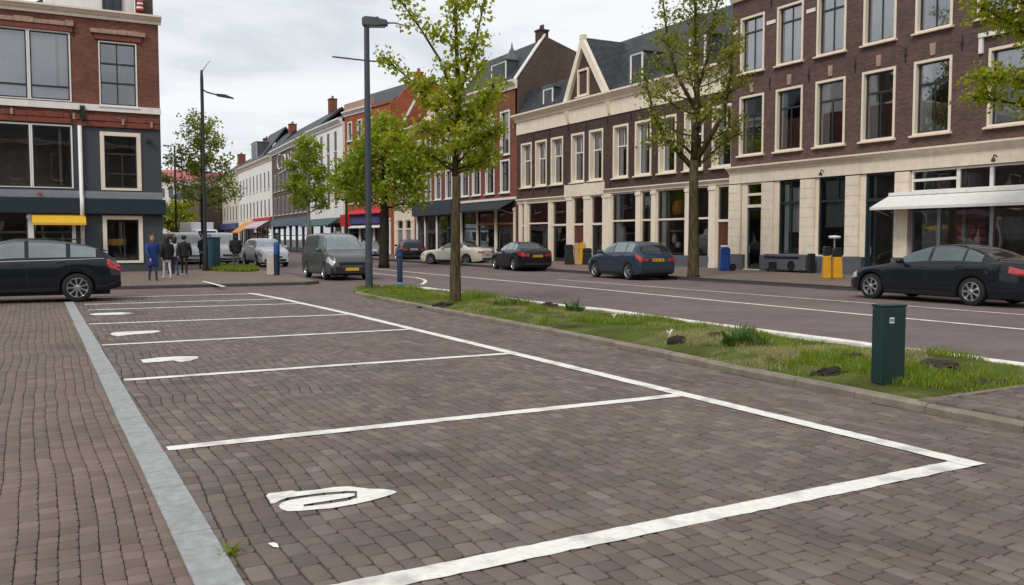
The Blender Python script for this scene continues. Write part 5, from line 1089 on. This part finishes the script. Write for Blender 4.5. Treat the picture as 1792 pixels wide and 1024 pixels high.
def make_car(name,label,cat,loc,heading,c,paint,glass=CG,doors=(),pillars=(),quarter=None,style=0,plate=(PLY,1),hl=(.02,.42,3.0,5.0),tl=(.30,.015,3.0,4.9),rear_glass=True,group='cars parked along the street',trim=True,grille=True,wheel_w=.21,low=None,mirror_x=.42,pitch=0.):
    r=empty(name,(loc[0],loc[1],loc[2] if len(loc)>2 else .005),heading,label,cat,group)
    L=c.L; b=MB(); n=len(c.xs)
    for sd in (1,-1):
        vs=[];k=14
        for x in c.xs:
            p=c.sec(x); vs.append((L/2-x,(p[0][0]-.26)*sd,p[0][1]+.0)); vs+=[(L/2-x,y*sd,z) for y,z in p]
        fs=[(i*k+j,(i+1)*k+j,(i+1)*k+j+1,i*k+j+1) for i in range(n-1) for j in range(k-1)]
        if sd>0: fs=[f[::-1] for f in fs]
        b.add(vs,fs)
    for xi,rev in ((0,False),(L,True)):
        p=c.sec(xi); ring=[(L/2-xi,y,z) for y,z in p]+[(L/2-xi,-y,z) for y,z in p[-2::-1]]
        b.add(ring,[tuple(range(len(ring)))[::(-1 if rev else 1)]])
    body=b.build('body',paint,r,smooth=True)
    bm=bmesh.new(); bm.from_mesh(body.data); bmesh.ops.remove_doubles(bm,verts=bm.verts,dist=.0008); bmesh.ops.recalc_face_normals(bm,faces=bm.faces); bm.to_mesh(body.data); bm.free()
    body.data.polygons.foreach_set('use_smooth',[True]*len(body.data.polygons)); body.data.set_sharp_from_angle(angle=R(48))
    m=MB(); m.box(-L/2+.25,L/2-.25,-c.W/2+.27,c.W/2-.27,.17,.80); m.build('underbody',TRIMB,r)
    # windows
    g=MB(); c.patch(g,c.cowl+.05,c.rf-.03,8.75,12,10,6,.005); g.build('windscreen',glass,r,smooth=True)
    if rear_glass: g=MB(); c.patch(g,c.rr+.05,c.tail-.06,8.75,12,10,6,.005); g.build('rear_window',CGD,r,smooth=True)
    for sd in (1,-1):
        for a,e_ in pillars:
            g=MB(); c.patch(g,a,e_,6.25,8.35,8,5,.005,(sd,)); g.build('side_window',glass,r,smooth=True)
        for x in doors: d=MB(); c.patch(d,x-.006,x+.006,.35,5.6,1,8,.0035,(sd,)); d.build('door_seam',TRIMB,r)
        for x in doors[1:]: h=MB(); c.patch(h,x-.26,x-.06,4.35,4.62,4,2,.022,(sd,)); h.build('door_handle',paint,r)
        if trim:
            t=MB(); c.patch(t,min(doors)+.0 if doors else c.cowl,(c.tail-.25),5.35,5.75,20,1,.006,(sd,)); t.build('belt_trim',CHR if trim=='chrome' else TRIMB,r)
            t=MB(); c.patch(t,c.wx[0]+c.wr+.1,c.wx[1]-c.wr-.1,.05,.75,12,2,.006,(sd,)); t.build('sill_trim',TRIMB,r)
    # lights
    for sd in (1,-1):
        m=MB(); c.patch(m,hl[0],lambda t:hl[1]-.08*t,hl[2],hl[3],8,4,.007,(sd,)); m.build('headlight',HL,r,smooth=True)
        m=MB(); c.patch(m,L-tl[0],L-tl[1],tl[2],tl[3],8,4,.007,(sd,))
        p=c.sec(L); y1=p[3][0]; zz=lambda s:(lambda i,f:p[i][1]+(p[i+1][1]-p[i][1])*f)(int(s),s-int(s))
        yy=sorted([sd*(y1-.30),sd*(y1-.0)]); m.box(-L/2-.012,-L/2+.02,yy[0],yy[1],zz(tl[2])+.01,zz(tl[3])); m.build('tail_light',TL,r)
    if grille:
        p=c.sec(0); zz=(p[0][1]+p[5][1])/2; y=p[2][0]
        m=MB(); m.box(L/2-.03,L/2+.008,-y*.55,y*.55,p[4][1]-.14,p[4][1]-.02); m.box(L/2-.03,L/2+.01,-y*.85,y*.85,p[0][1]+.03,p[0][1]+.16); gr=m.build('grille',TRIMB,r)
        m=MB()
        for k in range(3): m.box(L/2+.006,L/2+.014,-y*.53,y*.53,p[4][1]-.125+.035*k,p[4][1]-.115+.035*k)
        m.build('grille_bar',CHR,gr)
    p0=c.sec(0); pL=c.sec(L)
    zf=p0[2][1]-.02; m=MB(); m.box(L/2+.004,L/2+.018,-.26,.26,zf-.055,zf+.055); o=m.build('number_plate',plate[0],r)
    zf=(pL[2][1]+pL[3][1])/2+.0 if low is None else low; m=MB(); m.box(-L/2-.02,-L/2-.004,-.26,.26,zf-.055,zf+.055); m.build('number_plate',plate[0],r)
    m=MB()
    for k in range(6): x=-.2+.07*k+(.02 if k>1 else 0)+(.02 if k>3 else 0); m.box(-L/2-.0225,-L/2-.0204,x,x+.035,zf-.032,zf+.032)
    m.build('plate_marks',TRIMB,o)
    m=MB(); m.box(-L/2-.015,-L/2+.02,-c.wid(L)*.9,c.wid(L)*.9,pL[0][1]+.02,pL[0][1]+.14); m.build('rear_bumper_trim',TRIMB,r,bevel=.01)
    for sd in (1,-1):
        x=c.cowl+mirror_x; q=c.pt(x,5.9,sd); m=MB(); m.lathe([(.02,-.11),(.075,-.09),(.09,0),(.08,.09),(.02,.11)],n=10,axis='y',sx=.8,sy=.85); m.tube([(0,-.16*sd,-.06),(0,-.06*sd,-.02)],.025,6)
        m.build('wing_mirror',paint,r,smooth=True,loc=(q.x,q.y+.15*sd,q.z+.08))
    tm,rm,dm=wheel_mesh(c.wr,wheel_w,style)
    for wx in c.wx:
        for sd in (1,-1):
            o=obj('wheel',tm,r,(L/2-wx,sd*(c.W/2-wheel_w/2-.015),c.wr)); obj('rim',rm,o); obj('brake_disc',dm,o)
            if sd<0: o.rotation_euler=(0,0,PI)
    return r
# dark estate / suv at the left, seen from its left side, front out of frame
c=Car(4.55,1.84,2.66,.88,.36,[(0,.70),(.05,.80),(.5,.98),(1.15,1.07),(1.8,1.50),(2.2,1.595),(2.9,1.57),(3.6,1.47),(4.05,1.34),(4.42,1.06),(4.55,.90)],[(0,.66),(.5,.90),(1.2,1.0),(3.3,1.06),(4.2,1.09),(4.55,.90)],1.2,2.0,3.95,4.42,sill=.27,sill_end=.36,nose=.8,tl=.86,inset=.17)
SUV=make_car('parked_car','dark navy hatchback at the left edge at the end of the granite band','car',(1.94-4.55/2,25.9),PI-R(1.5),c,NAVYP,CGL,doors=(1.28,2.42,3.35),pillars=((1.42,2.38),(2.47,3.30),(3.40,3.98)),style=1,trim='chrome',tl=(.32,.015,3.4,5.3),group=None)
m=MB(); m.tube([(-L_,sd*.62,1.60+ (0 if 0 else .0)) for L_ in ()] or [(0.1,.6,1.6),(-1.4,.6,1.58)],.015,6); m.tube([(0.1,-.6,1.6),(-1.4,-.6,1.58)],.015,6); m.build('roof_rail',TRIMB,SUV)
m=MB(); m.prism([(-1.62,1.34),(-1.98,1.27),(-1.98,1.30),(-1.6,1.385)],-.55,.55); m.build('spoiler',NAVYP,SUV,bevel=.008)
# dark saloon on the right
c=Car(4.95,1.83,2.90,.85,.335,[(0,.62),(.06,.70),(.5,.82),(1.35,.97),(2.0,1.30),(2.45,1.43),(3.0,1.455),(3.5,1.38),(4.35,1.075),(4.8,1.02),(4.95,.90)],[(0,.60),(.5,.79),(1.4,.92),(3.5,1.00),(4.4,1.02),(4.95,.88)],1.4,2.35,3.25,4.35,sill=.2,sill_end=.26,nose=.72,tl=.80,inset=.22)
make_car('parked_car','dark midnight blue saloon at the right edge in front of the white awning','car',(20.55,14.78),R(90)+R(0),c,INK,CG,doors=(1.42,2.55,3.52),pillars=((1.62,2.50),(2.59,3.44),(3.50,3.95)),style=2,trim=True,tl=(.30,.012,3.7,5.0),low=.62)
# blue grey hatchback
c=Car(4.25,1.76,2.6,.82,.32,[(0,.66),(.05,.74),(.45,.90),(1.0,1.00),(1.7,1.40),(2.2,1.49),(2.9,1.50),(3.5,1.45),(3.72,1.38),(4.12,1.04),(4.25,.88)],[(0,.62),(.5,.84),(1.1,.95),(3.2,1.02),(3.9,1.03),(4.25,.86)],1.05,1.95,3.66,4.12,nose=.78,tl=.86,inset=.2)
make_car('parked_car','blue grey hatchback with yellow plate parked beside the tall tree','car',(21.2,29.55),R(90)-R(4),c,BLUEGREY,CGL,doors=(1.15,2.2,3.1),pillars=((1.3,2.16),(2.24,3.06),(3.13,3.62)),style=0,tl=(.3,.012,3.6,5.2),low=.78)
# dark saloon by the black awning
c=Car(4.6,1.8,2.68,.85,.325,[(0,.62),(.06,.70),(.5,.84),(1.2,.97),(1.9,1.36),(2.4,1.45),(2.9,1.44),(3.4,1.36),(4.15,1.08),(4.5,1.03),(4.6,.92)],[(0,.60),(.5,.8),(1.25,.92),(3.4,1.0),(4.2,1.02),(4.6,.9)],1.25,2.15,3.2,4.15,nose=.74,tl=.82,inset=.22)
cs=c
make_car('parked_car','dark blue black saloon parked outside the pillared cream shop front','car',(21.9,40.0),R(90)-R(7),c,BLACKP,CGL,doors=(1.3,2.35,3.3),pillars=((1.5,2.3),(2.4,3.2),(3.28,3.7)),style=2,tl=(.4,.012,3.3,4.9),low=.75)
# ivory coupe
c=Car(4.55,1.8,2.6,.9,.32,[(0,.62),(.06,.70),(.6,.86),(1.4,.96),(1.95,1.30),(2.4,1.38),(2.9,1.34),(3.3,1.22),(3.7,1.05),(4.4,.99),(4.55,.88)],[(0,.60),(.5,.82),(1.4,.92),(3.3,1.0),(4.0,.98),(4.55,.86)],1.4,2.2,2.85,3.65,nose=.76,tl=.82,inset=.24)
make_car('parked_car','ivory white coupe turned slightly out of the row behind the slim tree','car',(23.3,50.9),R(90)+R(33),c,CREAMP,CG,doors=(1.5,2.75),pillars=((1.65,2.68),(2.76,3.2)),style=2,tl=(.2,.012,3.4,4.6),plate=(PLW,1),low=.62)
# black hatchback seen from behind and silver saloon beyond
c=Car(4.2,1.78,2.55,.82,.33,[(0,.68),(.05,.78),(.5,.95),(1.0,1.05),(1.7,1.46),(2.3,1.56),(3.2,1.54),(3.75,1.42),(4.12,1.04),(4.2,.9)],[(0,.66),(.5,.88),(1.1,1.0),(3.2,1.06),(3.9,1.06),(4.2,.88)],1.05,1.95,3.55,4.08,sill=.25,nose=.8,tl=.88)
make_car('parked_car','black hatchback seen from behind near the cream double doors','car',(24.1,60.8),R(90)-R(14),c,BLACKP,CGD,doors=(1.15,2.2,3.1),pillars=((1.3,2.16),(2.24,3.06),(3.13,3.6)),tl=(.25,.012,3.9,5.4),plate=(PLW,1),low=.85)
make_car('parked_car','silver saloon half hidden by the lamp post','car',(25.6,74.0),R(-90)-R(18),cs,SILVER,CGL,doors=(1.3,2.35,3.3),pillars=((1.5,2.3),(2.4,3.2),(3.28,3.7)),plate=(PLW,1))
# grey van facing the viewer
c=Car(4.35,1.82,2.7,.86,.33,[(0,.72),(.04,.82),(.25,.96),(.8,1.12),(1.55,1.70),(1.95,1.80),(2.6,1.83),(4.1,1.80),(4.3,1.70),(4.35,1.2)],[(0,.68),(.3,.90),(.9,1.05),(4.1,1.10),(4.35,1.05)],.85,1.72,4.15,4.33,sill=.22,nose=.80,tl=.95,inset=.12,ntap=.45,ttap=.2)
V=make_car('delivery_van','dark grey small van with a yellow plate facing the viewer beside the lamp post','van',(10.75,35.2),R(-90)-R(1),c,VANG,CGL,doors=(1.0,2.05,3.1),pillars=((1.05,1.98),),rear_glass=False,hl=(.02,.42,3.1,5.2),tl=(.12,.01,3,5),trim=False,group=None,wheel_w=.2)
m=MB(); c.patch(m,.0,.12,.0,2.2,4,4,.008); m.box(2.15,2.181,-.66,.66,.30,.52); m.build('front_bumper',TRIMB,V,smooth=False)
m=MB(); m.box(2.15,2.186,-.52,.52,.57,.70); m.build('grille',TRIMB,V,bevel=.01)
# white cars behind the cabinet
c=Car(4.4,1.84,2.62,.85,.34,[(0,.74),(.04,.85),(.3,.98),(1.0,1.08),(1.7,1.50),(2.2,1.62),(3.3,1.62),(4.0,1.52),(4.3,1.1),(4.4,.95)],[(0,.7),(.4,.92),(1.1,1.02),(3.5,1.08),(4.4,.92)],1.05,1.95,3.85,4.3,sill=.24,nose=.8,tl=.86)
make_car('white_car','white car facing the viewer behind the man in the black jacket','car',(11.9,53.0),R(-90)+R(2),c,WHITEC,CGW,doors=(1.15,2.2,3.1),pillars=((1.3,2.16),(2.24,3.06),(3.13,3.7)),plate=(PLW,1),group='white vehicles in the side street')
cv=Car(4.9,1.9,2.95,.9,.34,[(0,.8),(.04,.95),(.3,1.1),(.9,1.22),(1.6,1.85),(2.1,1.98),(4.5,1.98),(4.85,1.85),(4.9,1.3)],[(0,.75),(.3,1.0),(1,1.15),(4.5,1.2),(4.9,1.1)],.95,1.85,4.6,4.86,sill=.25,nose=.82,tl=.95,inset=.12,ttap=.2)
make_car('delivery_van','white van standing directly behind the teal utility cabinet','van',(10.2,58.0),R(-90)+R(4),cv,WHITEC,CGW,doors=(1.1,2.1,3.2),pillars=((1.2,2.05),),rear_glass=False,plate=(PLW,1),trim=False,group='white vehicles in the side street')
make_car('delivery_van','white van farther left behind the walkers and the black lamp pole','van',(7.9,57.0),R(-90)+R(8),cv,WHITEC,CGW,doors=(1.1,2.1,3.2),pillars=((1.2,2.05),),rear_glass=False,plate=(PLW,1),trim=False,group='white vehicles in the side street')
c=Car(4.2,1.76,2.55,.82,.32,[(0,.64),(.05,.72),(.5,.88),(1.0,1.00),(1.7,1.40),(2.3,1.47),(3.1,1.45),(3.8,1.28),(4.12,.99),(4.2,.88)],[(0,.62),(.5,.84),(1.1,.95),(3.2,1.02),(4.2,.86)],1.05,1.95,3.5,4.08)
make_car('white_car','small white car partly hidden behind the beige post','car',(16.2,72.),R(-90),c,WHITEC,CG,doors=(1.15,2.2,3.1),pillars=((1.3,2.16),(2.24,3.06)),plate=(PLW,1),group='white vehicles in the side street')
# box truck at the end
tx=at_depth(350,92); T=empty('box_truck',(*tx,0),R(-90)+R(6),'pale box truck with a dark window far down the street behind the black pole','truck')
m=MB(); m.box(-3.4,1.0,-1.15,1.15,.9,3.3); m.build('cargo_box',pm('pale_truck_panel',(.55,.55,.6),.5,var=.08),T,bevel=.04)
m=MB(); m.prism([(1.05,.5),(2.9,.5),(2.95,1.3),(2.6,2.5),(1.05,2.6)],-1.05,1.05); m.build('cab',WHITEC,T,bevel=.05); m=MB(); m.add([(2.966,-.9,1.36),(2.966,.9,1.36),(2.65,.9,2.4),(2.65,-.9,2.4)],[(0,1,2,3)]); m.build('windscreen',CGD,T)
tm,rm,dm=wheel_mesh(.45,.28,2)
for x in (-2.2,2.0):
    for sd in (1,-1): o=obj('wheel',tm,T,(x,sd*.95,.45)); obj('rim',rm,o); o.rotation_euler=(0,0,0 if sd>0 else PI)
# ------------------------------------------------------------------ people
SKIN=pm('skin',(.50,.30,.22),.55,var=.05); HAIRD=pm('dark_hair',(.02,.014,.01),.6,var=.2); HAIRR=pm('auburn_hair',(.14,.045,.02),.6,var=.2); SHOE=pm('shoe',(.02,.02,.02),.5); SHOEW=pm('white_shoe',(.7,.7,.68),.5)
def cloth(n,c): return pm(n,c,.85,var=.2,scale=9,bump=.3,bscale=18)
def person(label,loc,face,h=1.72,top=None,legs=None,shoe=SHOE,hair=HAIRD,stride=.16,coat=None,arm=.10,long_hair=True,hood=False,held=None,sleeve=True,wide=1.):
    r=empty('person',loc,face,label,'person','pedestrians on the far pavement')
    k=h/1.72; me=bpy.data.meshes.new('body')
    J=[(0,0,.95,.135*wide,.10),(0,0,1.12,.13*wide,.095),(0,0,1.30,.15*wide,.10),(0,0,1.43,.10,.07),(0,.005,1.50,.055,.055),(0.01,0,1.575,.078,.092),(0.015,0,1.66,.085,.10),(.01,0,1.73,.05,.06)]
    E=[(i,i+1) for i in range(7)]; idx=lambda:len(J)
    for s in (1,-1):
        f=stride*s
        a=idx(); J.append((0,.085*s,.90,.095,.095)); J.append((f*.45+.03,.09*s,.50,.065,.06)); J.append((f-.02,.09*s,.10,.042,.042)); J.append((f-.03,.09*s,.045,.042,.045)); J.append((f+.09,.1*s,.035,.042,.034)); J.append((f+.17,.105*s,.03,.034,.026))
        E.extend([(0,a)]+[(a+i,a+i+1) for i in range(5)])
        b=idx(); g=-arm*2.2*s; J.append((0,.17*s*wide,1.40,.07,.065)); J.append((g*.3-.03,.235*s*wide,1.13,.05,.048)); J.append((g*.9+.05,.24*s*wide,.90,.036,.036)); J.append((g*.95+.07,.235*s*wide,.83,.03,.045)); 
        E.extend([(2,b)]+[(b+i,b+i+1) for i in range(3)])
        for q in range(4):
            t=idx(); x0=g*.95+.045+.018*q; J.append((x0+.012,.235*s*wide,.775-.004*abs(q-1.5),.0095,.0095)); J.append((x0+.02,.228*s*wide,.73+.006*abs(q-1.5),.008,.008)); E.extend([(b+3,t),(t,t+1)])
        t=idx(); J.append((g*.95+.105,.225*s*wide,.805,.011,.011)); J.append((g*.95+.12,.22*s*wide,.775,.009,.009)); E.extend([(b+3,t),(t,t+1)])
    me.from_pydata([(x*k,y*k,z*k) for x,y,z,_,_ in J],E,[]); tmp=bpy.data.objects.new('tmp',me); COL.objects.link(tmp)
    sk=tmp.modifiers.new('skin','SKIN'); sk.use_smooth_shade=True
    for i,v in enumerate(me.skin_vertices[0].data): v.radius=(J[i][3]*k,J[i][4]*k); v.use_root=(i==0)
    ss=tmp.modifiers.new('sub','SUBSURF'); ss.levels=1; ss.render_levels=1
    dg=bpy.context.evaluated_depsgraph_get(); dg.update(); mesh=bpy.data.meshes.new_from_object(tmp.evaluated_get(dg)); bpy.data.objects.remove(tmp); mesh.name='body'
    for m_ in (SKIN,top,legs,shoe): mesh.materials.append(m_)
    for p in mesh.polygons:
        z=p.center.z/k; y=abs(p.center.y)/k; x=p.center.x/k; p.use_smooth=True
        p.material_index=3 if z<.085 else (0 if (z<.87 and y>.19 and z>.6) or z>1.49 else (2 if z<.96 and y<.2 else 1))
    o=bpy.data.objects.new('body',mesh); COL.objects.link(o); o.parent=r
    # face
    f=MB(); 
    for s in (1,-1): f.lathe([(.002,-.012),(.013,0),(.002,.012)],(.088*k,.032*s*k,1.635*k),8)
    f.build('eye',BLACK,o); f=MB(); f.lathe([(.004,1.585),(.016,1.6),(.006,1.635)],(.098*k,0,0),8); f.box(.085*k,.095*k,-.025*k,.025*k,1.558*k,1.568*k); f.build('nose_and_mouth',SKIN,o)
    hb=MB(); 
    if hood: hb.lathe([(.10,1.44),(.115,1.52),(.118,1.62),(.105,1.72),(.06,1.775),(.01,1.785)],(-.025*k,0,0),16,sx=1.0)
    else:
        lo_=1.42 if long_hair else 1.6
        hb.lathe([(.075,lo_),(.092,lo_+.05),(.105,1.66),(.10,1.72),(.06,1.765),(.01,1.775)],(-.03*k,0,0),16,sx=.9)
    hb.v=[(x,y,z*(k if True else 1)) for x,y,z in hb.v]; hb.build('hood' if hood else 'hair',top if hood else hair,r,smooth=True)
    if coat:
        cb=MB(); mt,z0,flare=coat; pr=[(.17*flare,z0),(.165*flare,z0+.1),(.165,.95),(.155,1.12),(.17,1.30),(.15,1.42),(.075,1.48)]
        cb.lathe([(a,z*k) for a,z in pr],(0,0,0),20,sx=.78,sy=1.12*wide)
        for s in (1,-1):
            g=-arm*2.2*s; cb.tube([(0,.17*s*wide,1.41*k),(g*.3-.03,.238*s*wide,1.13*k),(g*.9+.045,.243*s*wide,.90*k)],[.078,.065,.052],10)
        cb.build('coat',mt,r,smooth=True)
    if held=='bag':
        h_=MB(); h_.box(-.16,.16,-.06,.06,.0,.34); h_.tube([(-.1,0,.34),(-.05,0,.5),(.05,0,.5),(.1,0,.34)],.012,6); q=h_.build('shoulder_bag',cloth('pale_bag',(.42,.45,.52)),None,bevel=.03); q.location=(loc[0]+.36*math.cos(face+1.57),loc[1]+.36*math.sin(face+1.57),loc[2]+.55); q.rotation_euler=(0,0,face); tag(q,'pale blue grey bag held at the side of the walker in the light jacket','bag')
    return r
g3=lambda x,y:(*gnd(x,y,.1),.10)
BLUEC=cloth('blue_coat',(.012,.04,.18)); BLK_=cloth('black_cloth',(.010,.011,.013)); PALET=cloth('pale_trousers',(.50,.49,.49)); PINKW=cloth('pale_pink_knit',(.55,.48,.48)); JEAN=cloth('blue_jeans',(.03,.05,.10)); GREYT=cloth('grey_trousers',(.10,.10,.10)); LIGHTJ=cloth('light_jacket',(.45,.5,.56)); TEALC=cloth('teal_jacket',(.05,.13,.15))
person('woman with auburn hair in a long bright blue coat',g3(268,491),R(-80),1.6,BLUEC,JEAN,SHOE,HAIRR,.14,(BLUEC,.55,1.0),.22)
person('walker in a black top and pale grey trousers right of the blue coat',g3(293,487),R(100),1.57,BLK_,PALET,SHOEW,HAIRD,.16,(BLK_,.78,1.0),.08)
person('walker in a light blue grey jacket and jeans between the two dark dressed walkers',g3(306,482),R(95),1.55,LIGHTJ,JEAN,SHOE,HAIRD,.18,(LIGHTJ,.84,1.0),.08,held='bag')
person('walker in a teal jacket half hidden at the back of the group',g3(300,479),R(95),1.62,TEALC,BLK_,SHOE,HAIRD,.1,(TEALC,.8,1.0),.05,False)
person('walker dressed all in black with white shoes at the right of the group',g3(323,483),R(80),1.6,BLK_,BLK_,SHOEW,HAIRD,.2,(BLK_,.8,1.0),.14,False)
person('man in a bulky black jacket and grey trousers standing by the white car',g3(413,473),R(-85),1.72,BLK_,GREYT,SHOE,HAIRD,.06,(BLK_,.82,1.1),.1,False,hood=True,wide=1.15)
person('person in dark clothes standing behind the black lamp pole',g3(355,470),R(-60),1.7,GREYT,BLK_,SHOE,HAIRD,.08,(BLK_,.8,1.0),.06,False)
